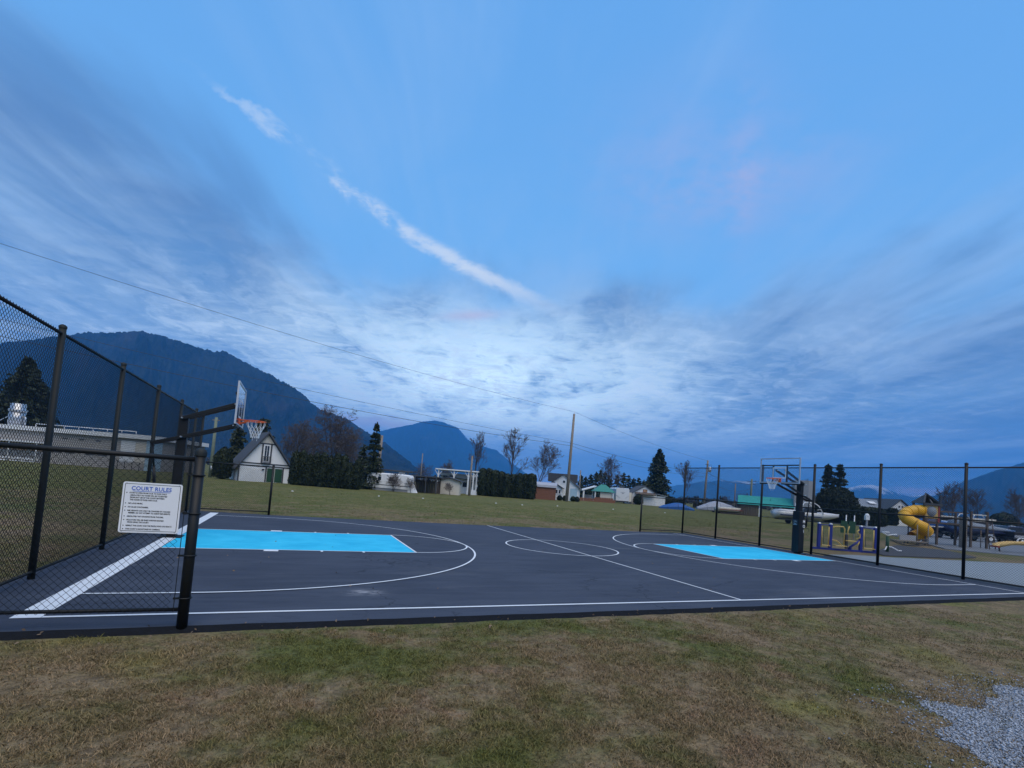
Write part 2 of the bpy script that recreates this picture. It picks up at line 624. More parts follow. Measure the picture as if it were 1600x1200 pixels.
def ground_z(x, y):
    """the lawn lies a hand lower in front of the court, level with it behind; a few soft swells"""
    near = 1 / (1 + np.exp((y + 7.6) * 4.0))
    ins = 1 / (1 + np.exp(-(x + .55) * 14)) * 1 / (1 + np.exp((x - 23.6) * 5)) * 1 / (1 + np.exp((y - 7.45) * 12))
    z = -0.03 + (NEAR_Z + 0.03) * near
    z = np.where(y > -7.72, z - 0.12 * ins, z)
    sw = np.sin(x * 0.9 + 1.3) * np.sin(y * 0.8 + .4) * 0.012 + np.sin(x * .23 + 2) * np.sin(y * .31) * 0.02
    return z + sw * (1 - ins)


def axis(lo, hi, fine_lo, fine_hi, step):
    a = [fine_lo]
    while a[-1] < fine_hi:
        a.append(a[-1] + step)
    s = step
    up = [a[-1]]
    while up[-1] < hi:
        s *= 1.25
        up.append(up[-1] + s)
    s = step
    dn = [a[0]]
    while dn[-1] > lo:
        s *= 1.25
        dn.append(dn[-1] - s)
    return np.array(dn[:0:-1] + a + up[1:])


gx = axis(-3800, 7400, -4, 26, 0.25)
gy = axis(-900, 6300, -15, 12, 0.25)
XX, YY = np.meshgrid(gx, gy)
ZZ = ground_z(XX, YY)
nx, ny = len(gx), len(gy)
vv = np.stack([XX.ravel(), YY.ravel(), ZZ.ravel()], 1)
ii = (np.arange(ny - 1)[:, None] * nx + np.arange(nx - 1)[None, :]).ravel()
ff = np.stack([ii, ii + 1, ii + nx + 1, ii + nx], 1)
gr = np_mesh('ground', vv, ff, M['turf'], smooth=True)
tag(gr, 'winter lawn of mixed green and straw coloured grass', kind='structure')


def gravel_mask(x, y):
    """the loose gravel at the lower right of the lawn"""
    w = 0.22 * np.sin(x * 3.1) + 0.16 * np.sin(x * 7.7 + 1) + 0.1 * np.sin(y * 9 + x * 4)
    edge = -11.42 - 0.02 * (x - 9.0)
    return (edge + w * 0.7 - y) + np.minimum(0, (x - 9.1) * 0.8)


rng = np.random.default_rng(7)


def scatter_grass(n, d0, d1, hmin, hmax, wid, name, seed, ymin=-99):
    """short winter blades, one bent triangle pair each, thinner with distance"""
    g = np.random.default_rng(seed)
    a = g.uniform(-0.98, 0.98, n) * 0.86
    d = d0 * (d1 / d0) ** g.random(n)
    az = YAW + a
    x = CAM[0] + d * np.sin(az) / np.cos(a)
    y = CAM[1] + d * np.cos(az) / np.cos(a)
    wob = 0.05 * np.sin(x * 2.3) + 0.04 * np.sin(x * 5.9 + 2)
    near = (y < -7.98 + wob * .9) | (x < -.98 + wob)
    far = (y > 7.30 + wob)
    gm = gravel_mask(x, y)
    keep = (near | far) & ((gm < 0) | (g.random(n) < np.exp(-np.maximum(gm, 0) * 9) * 0.8)) & (y > ymin)
    tuft = fbm(x * 9, y * 9, 5, 3) * .6 + fbm(x * 2.2, y * 2.2, 8, 3) * .5
    keep &= g.random(len(x)) < np.clip((tuft - .33) * 3.2, .12, 1)
    tuft = tuft[keep]
    x, y, d = x[keep], y[keep], d[keep]
    n = len(x)
    z = ground_z(x, y) - 0.004
    h = g.uniform(hmin, hmax, n) * g.uniform(.6, 1.15, n) * np.clip(tuft * 1.7, .55, 1.4)
    th = g.uniform(0, 2 * np.pi, n)
    lean = np.abs(g.normal(1.0, 0.6, n)) * h
    la = g.uniform(0, 2 * np.pi, n)
    w = wid * g.uniform(.6, 1.4, n) * (1 + d / 14)
    cx, sx = np.cos(th) * w / 2, np.sin(th) * w / 2
    lx, ly = np.cos(la) * lean, np.sin(la) * lean
    v = np.zeros((n, 5, 3))
    v[:, 0] = np.stack([x - cx, y - sx, z], 1)
    v[:, 1] = np.stack([x + cx, y + sx, z], 1)
    v[:, 2] = np.stack([x - cx * .7 + lx * .4, y - sx * .7 + ly * .4, z + h * .6], 1)
    v[:, 3] = np.stack([x + cx * .7 + lx * .4, y + sx * .7 + ly * .4, z + h * .6], 1)
    v[:, 4] = np.stack([x + lx, y + ly, z + h * .85], 1)
    i = np.arange(n)[:, None] * 5
    f3 = np.concatenate([i + np.array([[0, 1, 3]]), i + np.array([[0, 3, 2]]), i + np.array([[2, 3, 4]])], 0)
    o = np_mesh(name, v.reshape(-1, 3), f3, M['blade'])
    return o


o = scatter_grass(520000, 2.5, 11.0, .014, .038, .0046, 'grass', 3)
tag(o, 'short matted winter grass in front of the court', 'grass', kind='stuff')
o = scatter_grass(60000, 2.5, 9.0, .022, .050, .0052, 'dry_grass', 13)
tag(o, 'longer dry straw blades lying over the near lawn', 'grass', kind='stuff')
o = scatter_grass(170000, 17.0, 55.0, .018, .042, .008, 'grass', 4, ymin=7.0)
tag(o, 'short grass of the field behind the court', 'grass', kind='stuff')

# loose gravel
m, t, b = new_mat('crushed_stone')
gg = t.nodes.new('ShaderNodeNewGeometry')
k = E(t, gg.outputs['Random Per Island'])
setin(t, b, 'Base Color', mix(t, k, (.10, .115, .14), (.42, .45, .50)))
b.inputs['Roughness'].default_value = .85
M['stone'] = m
n = 110000
x = rng.uniform(7.0, 12.5, n)
y = rng.uniform(-13.2, -10.9, n)
gm = gravel_mask(x, y)
kp = (gm > 0) | (rng.random(n) < np.exp(gm * 3.4) * 0.16)
x, y = x[kp], y[kp]
n = len(x)
sz = rng.uniform(.004, .012, n) * np.where(rng.random(n) < .06, 1.8, 1.0)
octa = np.array([[1, 0, 0], [-.9, .2, .1], [.1, 1, 0], [0, -.9, .15], [0, .1, .7], [.1, 0, -.6]])
fo = np.array([[0, 2, 4], [2, 1, 4], [1, 3, 4], [3, 0, 4], [2, 0, 5], [1, 2, 5], [3, 1, 5], [0, 3, 5]])
an = rng.uniform(0, 6.28, n)
v = octa[None] * sz[:, None, None] * rng.uniform(.6, 1.3, (n, 6, 1))
vx = v[:, :, 0] * np.cos(an)[:, None] - v[:, :, 1] * np.sin(an)[:, None] + x[:, None]
vy = v[:, :, 0] * np.sin(an)[:, None] + v[:, :, 1] * np.cos(an)[:, None] + y[:, None]
vz = v[:, :, 2] + ground_z(x, y)[:, None] + sz[:, None] * .45
o = np_mesh('gravel', np.stack([vx, vy, vz], 2).reshape(-1, 3), (np.arange(n)[:, None, None] * 6 + fo[None]).reshape(-1, 3), M['stone'])
tag(o, 'loose pale grey gravel spilling onto the lawn', 'gravel', kind='stuff')

# ------------------------------------------------------------------ the court
m, t, b = new_mat('court_asphalt')
P = coord(t, 'Position')
x, y, z = sep(t, P)
sp = noise(t, P, 160, 3, 0.7)
st = noise(t, vec(t, x * 0.25, y * 1.6, 0.0), 2.2, 6, 0.65, 0.4)
bl = noise(t, P, 0.35, 4, 0.5)
g = mix(t, (bl * 0.5 + st * 0.7).step(0.42, 0.78), (.042, .051, .073), (.064, .076, .104))
g = mix(t, sp.step(0.58, 0.75) * 0.55, g, (.13, .145, .175))
g = mix(t, sp.step(0.42, 0.28) * 0.5, g, (.020, .028, .046))
sm = noise(t, vec(t, x * 0.8, y * 3.0, 2.0), 5.0, 5, 0.7)
blot = ((x - 3.93) * (x - 3.93) / 0.06 + (y + 6.18) * (y + 6.18) / 0.035)
g = mix(t, (0.0 - blot).exp() * sm.step(0.42, 0.6) * 0.8, g, (.42, .42, .44))
dk = noise(t, vec(t, x * 0.7, y * 2.2, 9.0), 1.9, 6, 0.7)
g = mix(t, dk.step(0.56, 0.70) * 0.55, g, (.030, .037, .055))
vo = t.nodes.new('ShaderNodeTexVoronoi')
vo.feature = 'DISTANCE_TO_EDGE'
vo.inputs['Scale'].default_value = 0.33
wv = noise(t, P, 1.6, 4, 0.6, color=True)
va = t.nodes.new('ShaderNodeVectorMath')
va.operation = 'MULTIPLY_ADD'
t.links.new(wv.k, va.inputs[0])
va.inputs[1].default_value = (.8, .8, .8)
t.links.new(P.k, va.inputs[2])
t.links.new(va.outputs[0], vo.inputs['Vector'])
crk = E(t, vo.outputs['Distance']).step(0.006, 0.0015) * noise(t, P, 0.3, 2, 0.5).step(0.50, 0.60)
g = mix(t, crk * 0.7, g, (.016, .018, .024))
dust = noise(t, vec(t, x * 0.35, y * 1.2, 6.0), 0.9, 6, 0.65)
g = mix(t, dust.step(0.56, 0.74) * 0.30, g, (.15, .155, .165))
setin(t, b, 'Base Color', g)
setin(t, b, 'Roughness', (st * 0.2 + 0.75).clamp())
b.inputs['Specular IOR Level'].default_value = .12
bump(t, b, sp + noise(t, P, 45, 3, 0.6) * 0.5, 0.55, 0.006)
M['asphalt'] = m

FAR = 7.15
outer = [(-.80, -7.78), (23.15, -7.58), (23.15, FAR + .55), (20.0, FAR + .15), (11.0, FAR - .15), (2.0, FAR + .2), (-.80, FAR + .75)]


def shoulder(poly, off):
    n = len(poly)
    res = []
    for i in range(n):
        p0, p1, p2 = Vector(poly[i - 1]), Vector(poly[i]), Vector(poly[(i + 1) % n])
        d1, d2 = (p1 - p0).normalized(), (p2 - p1).normalized()
        n1, n2 = Vector((d1.y, -d1.x)), Vector((d2.y, -d2.x))
        bis = (n1 + n2).normalized()
        res.append(tuple(p1 + bis * (off / max(.3, bis.dot(n1)))))
    return res


def dense(poly, step=0.5):
    res = []
    for i, p in enumerate(poly):
        qn = poly[(i + 1) % len(poly)]
        k = max(1, int(math.dist(p, qn) / step))
        res += [(p[0] + (qn[0] - p[0]) * j / k, p[1] + (qn[1] - p[1]) * j / k) for j in range(k)]
    return res


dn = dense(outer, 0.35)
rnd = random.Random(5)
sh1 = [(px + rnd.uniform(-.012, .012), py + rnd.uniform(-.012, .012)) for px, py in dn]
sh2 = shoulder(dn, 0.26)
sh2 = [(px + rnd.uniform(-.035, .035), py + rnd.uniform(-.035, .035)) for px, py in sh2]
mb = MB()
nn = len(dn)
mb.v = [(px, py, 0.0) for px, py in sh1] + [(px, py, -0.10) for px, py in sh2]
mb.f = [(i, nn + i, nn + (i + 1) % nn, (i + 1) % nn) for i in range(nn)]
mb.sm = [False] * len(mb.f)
top = MB()
top.v = [(px, py, 0.0) for px, py in sh1]
top.f = [tuple(range(nn))]
top.sm = [False]
court = top.build('court_pavement', M['asphalt'], fix=False)
M['shadedasphalt'] = plain('shaded_asphalt_edge', (.010, .011, .014), .95, .35, 9, bmp=.9, bscale=35, spec=.1)  # rough dark asphalt, with the backlit slope's shade put into its colour
mb.build('shoulder', M['shadedasphalt'], court)
tag(court, 'dark asphalt basketball court with white lines and blue keys', kind='structure')

M['line'] = plain('white_line_paint', (.72, .74, .76), .65, .08, 6, bmp=.25, bscale=150, dirt=(.48, .49, .50))
m, t, b = new_mat('blue_court_paint')
P = coord(t, 'Position')
x, y, z = sep(t, P)
n1 = noise(t, P, 1.1, 5, 0.6)
n2 = noise(t, vec(t, x * 0.5, y * 4.0, 1.0), 3.0, 5, 0.65)
n3 = noise(t, P, 120, 3, 0.7)
g = mix(t, (n1 * 0.6 + n2 * 0.5).step(0.38, 0.72), (.022, .42, .66), (.050, .55, .78))
g = mix(t, n3.step(0.60, 0.74) * 0.35, g, (.10, .30, .42))
g = mix(t, (n2 * 0.6 + n3 * 0.45).step(0.62, 0.74) * 0.4, g, (.12, .40, .55))
setin(t, b, 'Base Color', g)
b.inputs['Roughness'].default_value = .85
b.inputs['Specular IOR Level'].default_value = .12
bump(t, b, n3, 0.3, 0.005)
M['keyblue'] = m


def strip(name, pts, w, mat, z=0.008, closed=False):
    """a painted line along a path"""
    mb = MB()
    pts = [Vector((p[0], p[1])) for p in pts]
    n = len(pts)
    L, Rr = [], []
    for i, p in enumerate(pts):
        a = pts[(i - 1) % n] if (i or closed) else p
        bq = pts[(i + 1) % n] if (i < n - 1 or closed) else p
        d = (bq - a).normalized()
        nn_ = Vector((-d.y, d.x)) * (w / 2)
        L.append(p + nn_)
        Rr.append(p - nn_)
    mb.v = [(*p, z) for p in L] + [(*p, z) for p in Rr]
    mb.f = [(n + i, n + (i + 1) % n, (i + 1) % n, i) for i in range(n if closed else n - 1)]
    mb.sm = [False] * len(mb.f)
    return mb.build(name, mat, court, fix=False)


def arc(cx, cy, rr, a0, a1, n=48):
    return [(cx + rr * math.cos(a0 + (a1 - a0) * i / n), cy + rr * math.sin(a0 + (a1 - a0) * i / n)) for i in range(n + 1)]


LW = 0.048
KX, KY, BX, R3 = 5.737, 1.829, 1.467, 6.126
FE = FAR - .12
strip('baseline', [(.135, -CW), (.135, FE + .2)], .27, M['line'])
strip('baseline', [(CL - .03, -CW + .06), (CL - .03, FE + .1)], .065, M['line'])
strip('sideline', [(.275, -CW + .03), (CL, -CW + .03)], .06, M['line'])
strip('midcourt_line', [(CL / 2, -CW + .065), (CL / 2, FE - .12)], LW, M['line'])
strip('centre_circle', arc(CL / 2, 0, KY, 0, 2 * math.pi, 72)[:-1], LW, M['line'], .0125, closed=True)
for side in (0, 1):
    def mx(p, side=side):
        return (CL - p[0], p[1]) if side else p
    x0 = .275 if not side else .065
    key = MB()
    kk = [mx((x0, -KY)), mx((KX, -KY)), mx((KX, KY)), mx((x0, KY))]
    if side:
        kk = kk[::-1]
    key.quad(*[(*p, .004) for p in kk])
    key.build('key_paint', M['keyblue'], court, fix=False)
    for s in (-1, 1):
        strip('lane_line', [mx((x0, s * KY)), mx((KX - .03, s * KY))], LW, M['line'], .0085)
        strip('lane_block', [mx((2.25, s * (KY + .13))), mx((2.55, s * (KY + .13)))], .20, M['line'], .0085)
        for xm in (3.45, 4.40):
            strip('lane_mark', [mx((xm, s * (KY + .1))), mx((xm + .055, s * (KY + .1)))], .14, M['line'], .0085)
    strip('free_throw_line', [mx((KX, -KY - .028)), mx((KX, KY + .028))], LW, M['line'], .0105)
    strip('free_throw_circle', [mx(p) for p in arc(KX + .03, 0, KY, -math.pi / 2, math.pi / 2)], LW, M['line'], .0125)
    p3 = [(x0, -R3), (BX, -R3)] + arc(BX, 0, R3, -math.pi / 2, math.pi / 2, 72)[1:-1] + [(BX, R3), (x0, R3)]
    strip('three_point_line', [mx(p) for p in p3], LW, M['line'], .0145)

# ------------------------------------------------------------------ mountains
def mat_forest(name, lo, hi, pale, pale_amt, snow=None):
    m, t, b = new_mat(name)
    P = coord(t, 'Position')
    x, y, z = sep(t, P)
    n1 = noise(t, P, 0.0045, 6, 0.6)
    n2 = noise(t, vec(t, x, y, z * 0.35), 0.06, 3, 0.7)
    g = mix(t, (n1 * 0.5 + n2 * 0.6).step(0.42, 0.66), lo, hi)
    g = mix(t, noise(t, P, 0.0028, 4, 0.55).step(0.56, 0.70) * pale_amt, g, pale)
    if snow:
        k = (z + (n1 - 0.5) * snow * 1.3 + (n2 - 0.5) * snow * .3).step(snow * 0.86, snow * 1.05) * 0.8
        g = mix(t, k, g, (.80, .82, .86))
    setin(t, b, 'Base Color', g)
    b.inputs['Roughness'].default_value = .95
    b.inputs['Specular IOR Level'].default_value = .05
    bump(t, b, n2, 1.0, 12.0)
    return m


def mountain(name, sky_pts, d, width, mat, label, seed, cols=240, rows=44, rough=.16, fringe=2.5):
    us = np.array([p[0] for p in sky_pts], float)
    vs = np.array([p[1] for p in sky_pts], float)
    u = np.linspace(us[0], us[-1], cols)
    v = np.interp(u, us, vs)
    a = (u - 800) / FPX
    bq = (v - 717.73) / FPX
    Hh = CAM[2] + d * (_F[2] + _R[2] * a - _U[2] * bq)
    Hh = np.maximum(Hh, 1.0)
    t = np.linspace(-1, 1, rows)
    t = np.sign(t) * np.abs(t) ** 1.2
    A, T = np.meshgrid(a, t)
    HH = np.meshgrid(Hh, t)[0]
    jit = (fbm(A * 9, T * 0 + 3, seed + 40, 4) - .5) * .25 * width
    D = d * (1 + (T * width) * (1 + .3 * (T > 0)) + jit * np.maximum(0, 1 - np.abs(T)))
    # recompute ridge height for the moved ridge so that the crest keeps its angle
    HR = CAM[2] + (HH - CAM[2]) * (1 + jit)
    prof = np.maximum(0, 1 - np.abs(T)) ** 1.08
    sp = fbm(A * 26 + T * 1.5, T * 2.4 + 7, seed, 5) - .5
    sp2 = np.abs(fbm(A * 44 - T * 2, T * 1.2, seed + 9, 4) - .5)
    env = np.minimum(1, np.abs(T) * 3.2) * np.maximum(0, 1 - np.abs(T)) * 2.0
    Z = HR * prof + HR * env * (sp * rough * 2.0 - sp2 * rough * 1.5)
    Z += (vnoise(A * 5200, T * 60, seed + 3) - .3) * fringe * (prof > .02)
    fx, fy = _F[0], _F[1]
    Xw = CAM[0] + D * (fx + _R[0] * A)
    Yw = CAM[1] + D * (fy + _R[1] * A)
    Z = np.where(np.abs(T) > .999, -6, Z)
    n_, k_ = rows, cols
    i = (np.arange(n_ - 1)[:, None] * k_ + np.arange(k_ - 1)[None, :]).ravel()
    f4 = np.stack([i, i + 1, i + k_ + 1, i + k_], 1)
    o = np_mesh(name, np.stack([Xw.ravel(), Yw.ravel(), Z.ravel()], 1), f4, mat, smooth=True)
    return tag(o, label, kind='structure')


M['forest'] = mat_forest('forested_slope', (.002, .003, .004), (.020, .025, .021), (.045, .034, .030), .5)
M['forest2'] = mat_forest('far_forested_slope', (.002, .003, .004), (.006, .009, .010), (.05, .045, .045), .35)
M['snowy'] = mat_forest('snow_topped_range', (.016, .022, .024), (.04, .05, .05), (.10, .10, .10), .3, snow=275)
mountain('mountain', [(-420, 610), (-300, 575), (-150, 548), (0, 530), (60, 522), (105, 515), (150, 514), (200, 514), (250, 526), (300, 542), (318, 546), (332, 544),
                      (360, 560), (400, 580), (440, 599), (460, 613), (478, 629), (500, 642), (515, 646), (535, 654), (560, 670), (600, 693), (640, 722), (668, 747), (690, 752)],
         1800, .42, M['forest'], 'dark forested mountain filling the left of the skyline', 11, 520, 90, rough=.24, fringe=9)
mountain('mountain', [(520, 738), (560, 690), (585, 674), (610, 668), (640, 662), (655, 657), (675, 656), (690, 659), (712, 668), (728, 686), (742, 694), (775, 703), (796, 720),
                      (825, 741), (850, 757), (880, 766)], 5400, .30, M['forest2'], 'blue hazy peak rising behind the hedges at the middle', 23, 300, 60, .20, 6)
mountain('mountain', [(1395, 806), (1430, 792), (1450, 780), (1475, 769), (1500, 756), (1540, 741), (1580, 729), (1600, 722), (1680, 704), (1800, 700), (1950, 720), (2150, 790)],
         2800, .40, M['forest'], 'dark blue mountain flank rising at the right edge', 31, 300, 60, .22, 8)
mountain('mountain', [(985, 774), (1010, 768), (1040, 763), (1060, 758), (1080, 756), (1100, 752), (1112, 753), (1125, 749), (1140, 752), (1155, 751), (1180, 754), (1200, 757), (1225, 759), (1240, 764),
                      (1262, 768), (1285, 771), (1310, 768), (1330, 761), (1345, 758), (1362, 757), (1380, 761), (1400, 769), (1420, 775), (1440, 774), (1455, 772), (1475, 778), (1500, 790)],
         5600, .12, M['snowy'], 'distant range of blue mountains with snowy tops', 47, 300, 30, .2, 6)
mountain('hill', [(560, 742), (620, 746), (700, 751), (800, 757), (900, 762), (1000, 769), (1100, 777), (1200, 785), (1300, 793), (1400, 800), (1500, 808), (1620, 818), (1760, 828)],
         5000, .10, M['forest2'], 'low wooded rise along the far end of the valley', 53, 160, 16, .2, 6)

# ------------------------------------------------------------------ the air
m = bpy.data.materials.new('evening_haze')
m.use_nodes = True
m.node_tree.nodes.clear()
pv = m.node_tree.nodes.new('ShaderNodeVolumePrincipled')
pv.inputs['Color'].default_value = (.09, .43, 1.0, 1)
pv.inputs['Density'].default_value = HAZE
pv.inputs['Anisotropy'].default_value = 0.0
mo = m.node_tree.nodes.new('ShaderNodeOutputMaterial')
m.node_tree.links.new(pv.outputs[0], mo.inputs['Volume'])
hz = MB().b2((-5600, -1600, -40), (9600, 8300, 700)).build('haze', m)
tag(hz, 'thin blue evening haze filling the valley', kind='stuff')


# ------------------------------------------------------------------ trees
def leaf_mesh(name, pts, size, mat, parent, g, flat=0.0, aspect=1.8, droop=None):
    """one small bent leaf-spray per point"""
    n = len(pts)
    d = g.normal(0, 1, (n, 3))
    if droop is not None:
        d = d * .55 + droop
    d /= np.linalg.norm(d, axis=1)[:, None] + 1e-9
    w = np.cross(d, g.normal(0, 1, (n, 3)))
    w /= np.linalg.norm(w, axis=1)[:, None] + 1e-9
    s = (size * g.uniform(.6, 1.4, n))[:, None]
    a = pts - d * s * aspect * .5
    b_ = pts + d * s * aspect * .5
    v = np.stack([a, pts + w * s * .5, b_, pts - w * s * .5], 1)
    f4 = np.arange(n)[:, None] * 4 + np.array([[0, 1, 2, 3]])
    return np_mesh(name, v.reshape(-1, 3), f4, mat, parent)


def conifer(name, loc, h, rad, seed, label, n=2600, mat='conifer', bare=.06, group=None, ragged=.25, taper=1.0, leaf=None):
    """tapered trunk, whorls of drooping limbs carrying needle sprays"""
    g = np.random.default_rng(seed)
    root = thing(name, loc, 0, label, 'tree', group)
    MB().tube([(0, 0, -.2), (0, 0, h * .5), (0, 0, h * .98)], [h * .016 + .05, h * .010 + .03, .012], 7).build('trunk', M['bark'], root)
    whorls = max(10, int(h * 2.0))
    pts, dr = [], []
    nb = 0
    limbs = MB()
    for i in range(whorls):
        t = bare + (1 - bare) * (i + g.uniform(-.3, .3)) / whorls
        t = min(max(t, bare), .985)
        rr = rad * (1 - t) ** taper * g.uniform(1 - ragged, 1 + ragged * .6) + .10
        k = int(5 + 3 * (1 - t))
        a0 = g.uniform(0, 6.28)
        for j in range(k):
            az = a0 + 6.28 * j / k + g.uniform(-.25, .25)
            ln = rr * g.uniform(.65, 1.12)
            if g.random() < .05:
                continue
            rise = g.uniform(.0, .22) if t > .6 else g.uniform(-.32, .02)
            m_ = max(3, int(n / (whorls * 6.0)))
            q_ = g.random(m_) ** .75
            z0 = t * h
            side = g.normal(0, .16, m_) * ln * (.35 + q_)
            px_ = np.cos(az) * q_ * ln - np.sin(az) * side
            py_ = np.sin(az) * q_ * ln + np.cos(az) * side
            pz_ = z0 + rise * q_ * ln - .16 * ln * q_ ** 2 + g.normal(0, .05 * rad, m_)
            pts.append(np.stack([px_, py_, pz_], 1))
            dr.append(np.repeat([[np.cos(az), np.sin(az), rise - .35]], m_, 0))
            if j % 2 == 0:
                limbs.tube([(0, 0, z0), (math.cos(az) * ln * .85, math.sin(az) * ln * .85, z0 + rise * ln * .8 - .12 * ln)], [.012 + .02 * (1 - t), .006], 3, cap=False)
    top = np.stack([g.normal(0, .05, 14), g.normal(0, .05, 14), h * g.uniform(.93, 1.0, 14)], 1)
    pts.append(top)
    dr.append(np.repeat([[0, 0, 1.0]], 14, 0))
    pts, dr = np.concatenate(pts), np.concatenate(dr)
    crown = leaf_mesh('crown', pts, leaf or (.13 + h * .012), M[mat], root, g, droop=dr, aspect=2.2)
    limbs.build('limbs', M['bark'], crown, fix=False)
    return root


def bare_tree(name, loc, h, spread, seed, label, levels=5, group=None, trunk=.28, mat='twig', r0=None, upright=.5, n0=1):
    """leafless tree: leader stems with ascending limbs all the way up, forking into fine twigs"""
    rd = random.Random(seed)
    root = thing(name, loc, 0, label, 'tree', group)
    tr, br = MB(), MB()
    r0 = r0 or h * .015
    def limb(p, d, ln, rr, lev, side):
        segs = 5 if lev == 0 else (4 if lev == 1 else (2 if lev < 4 else 1))
        pts, rs = [p], [rr]
        dd = d.copy()
        wob = .05 if lev == 0 else .15
        for i in range(segs):
            dd = (dd + Vector((rd.gauss(0, wob), rd.gauss(0, wob), rd.gauss(.07, .05) * upright))).normalized()
            pts.append(pts[-1] + dd * (ln / segs))
            rs.append(max(h * .0010, rr * (1 - .80 * (i + 1) / segs)))
        (tr if lev == 0 else br).tube(pts, rs, 7 if lev == 0 else (4 if lev == 1 else 3), cap=False)
        if lev >= min(4, levels) :
            return
        k = (int(13 + 5 * rd.random()) if lev == 0 else (rd.choice((6, 7, 8)) if lev == 1 else (rd.choice((4, 5)) if lev < levels - 1 else 5)))
        for i in range(k):
            t = (trunk + (1 - trunk) * (i + rd.random()) / k) if lev == 0 else rd.uniform(.22, 1.0)
            t = min(t, .98)
            j = min(segs - 1, int(t * segs))
            q_ = pts[j].lerp(pts[j + 1], t * segs - j)
            loc_d = (pts[j + 1] - pts[j]).normalized()
            az = i * 2.4 + rd.uniform(-.5, .5)
            tilt = rd.uniform(.45, .85) * spread
            ax = Vector((math.cos(az), math.sin(az), rd.uniform(-.1, .3)))
            ax = (ax - loc_d * ax.dot(loc_d)).normalized()
            nd = (loc_d * math.cos(tilt) + ax * math.sin(tilt) + Vector((0, 0, .12 * upright))).normalized()
            l2 = ln * (.50 * (1.12 - t * .75) if lev == 0 else rd.uniform(.38, .62) * (1.15 - .5 * t))
            limb(q_, nd, l2 * rd.uniform(.8, 1.2), max(h * .0013, (rs[j] * (1 - .5 * (t * segs - j))) * rd.uniform(.45, .62)), lev + 1, i)

    for i in range(n0):
        sl_ = .05 if n0 == 1 else .26
        d0 = Vector((rd.gauss(0, sl_), rd.gauss(0, sl_), 1)).normalized()
        limb(Vector((rd.gauss(0, .03 * n0), rd.gauss(0, .03 * n0), -.15)), d0, h * rd.uniform(.85, 1.0), r0 * (1 if n0 == 1 else .7), 0, 0)
    zmax = max(p[2] for p in br.v)
    k = h / zmax
    for q_ in (tr, br):
        q_.v = [(p[0] * k, p[1] * k, p[2] * k) for p in q_.v]
    tr.build('trunk', M['bark'], root, fix=False)
    br.build('crown', M[mat], root, fix=False)
    return root


def bush(name, loc, prof, seed, label, n=3000, mat='cedar', leaf=.16, cat='shrub', group=None, rz=0.0, sx=1.0, sy=1.0, lump=.12):
    """dense clipped or columnar shrub: prof is a list of (radius, height)"""
    g = np.random.default_rng(seed)
    root = thing(name, loc, rz, label, cat, group)
    hs = np.array([p[1] for p in prof], float)
    rs = np.array([p[0] for p in prof], float)
    core = MB()
    core.lathe([(r_ * .80, z_) for r_, z_ in prof], n=10)
    core.v = [(p[0] * sx, p[1] * sy, p[2]) for p in core.v]
    core.build('stem', M[mat], root, fix=False)
    z_ = g.uniform(0, 1, n * 2) * hs[-1]
    r_ = np.interp(z_, hs, rs)
    kp = g.random(n * 2) < (r_ / rs.max()) * .9 + .1
    z_, r_ = z_[kp][:n], r_[kp][:n]
    az = g.uniform(0, 6.28, len(z_))
    lum = 1 + lump * (np.sin(az * 3 + z_ * 2.1 + seed) * .5 + np.sin(az * 5 - z_ * 3.3) * .5)
    rr = r_ * g.uniform(.78, 1.03, len(z_)) * lum
    p = np.stack([np.cos(az) * rr * sx, np.sin(az) * rr * sy, z_], 1)
    dr = np.stack([np.cos(az) * .5, np.sin(az) * .5, np.full(len(z_), .8)], 1)
    leaf_mesh('crown', p, leaf, M[mat], root, g, droop=dr)
    return root

# ------------------------------------------------------------------ chain-link fences
def chain(parent, p0, p1, z0, z1, r=.0030, c_=.0375):
    """woven wire: every wire is its own zigzag tube hooked into its neighbours"""
    p0, p1 = np.array(p0, float), np.array(p1, float)
    L = np.linalg.norm(p1 - p0)
    dirv = (p1 - p0) / L
    nor = np.array([dirv[1], -dirv[0]])
    nw = int(L / c_)
    nk = int((z1 - z0) / c_)
    k = np.arange(nk + 1)
    j = np.arange(nw)
    par = (k[None, :] + j[:, None]) % 2
    s = (j[:, None] + par) * c_
    off = np.where(par == 1, .0022, -.0022)
    z = z0 + k[None, :] * c_ + np.zeros_like(s)
    ang = np.array([0, 2.094, 4.189])
    vs = []
    for a in ang:
        du, dn_ = math.cos(a) * r, math.sin(a) * r
        q_ = np.stack([p0[0] + dirv[0] * (s + du) + nor[0] * (off + dn_), p0[1] + dirv[1] * (s + du) + nor[1] * (off + dn_), z], -1)
        vs.append(q_)
    v = np.stack(vs, 2)                         # wire, k, 3, xyz
    idx = (np.arange(nw)[:, None] * (nk + 1) + np.arange(nk)[None, :]).ravel() * 3
    f4 = []
    for a in range(3):
        b2 = (a + 1) % 3
        f4.append(np.stack([idx + a, idx + b2, idx + 3 + b2, idx + 3 + a], 1))
    o = np_mesh('chain_link_mesh', v.reshape(-1, 3), np.concatenate(f4), M['wire'], parent, smooth=True)
    o['kind'] = 'stuff'
    return o


def post(parent, x, y, h, r, mat, base_z=-.05, dome=True):
    o = MB().tube([(x, y, base_z), (x, y, h)], r, 14).build('post', mat, parent, fix=False)
    MB().lathe([(r * 1.12, h - .02), (r * 1.14, h + .012), (r * .9, h + r * .55), (r * .45, h + r * .85), (0.001, h + r * .95)], (x, y, 0), 14).build('cap', mat, o, fix=False)
    return o


FXL, FXR = -.62, 22.95
YN, YF = -7.77, 7.62
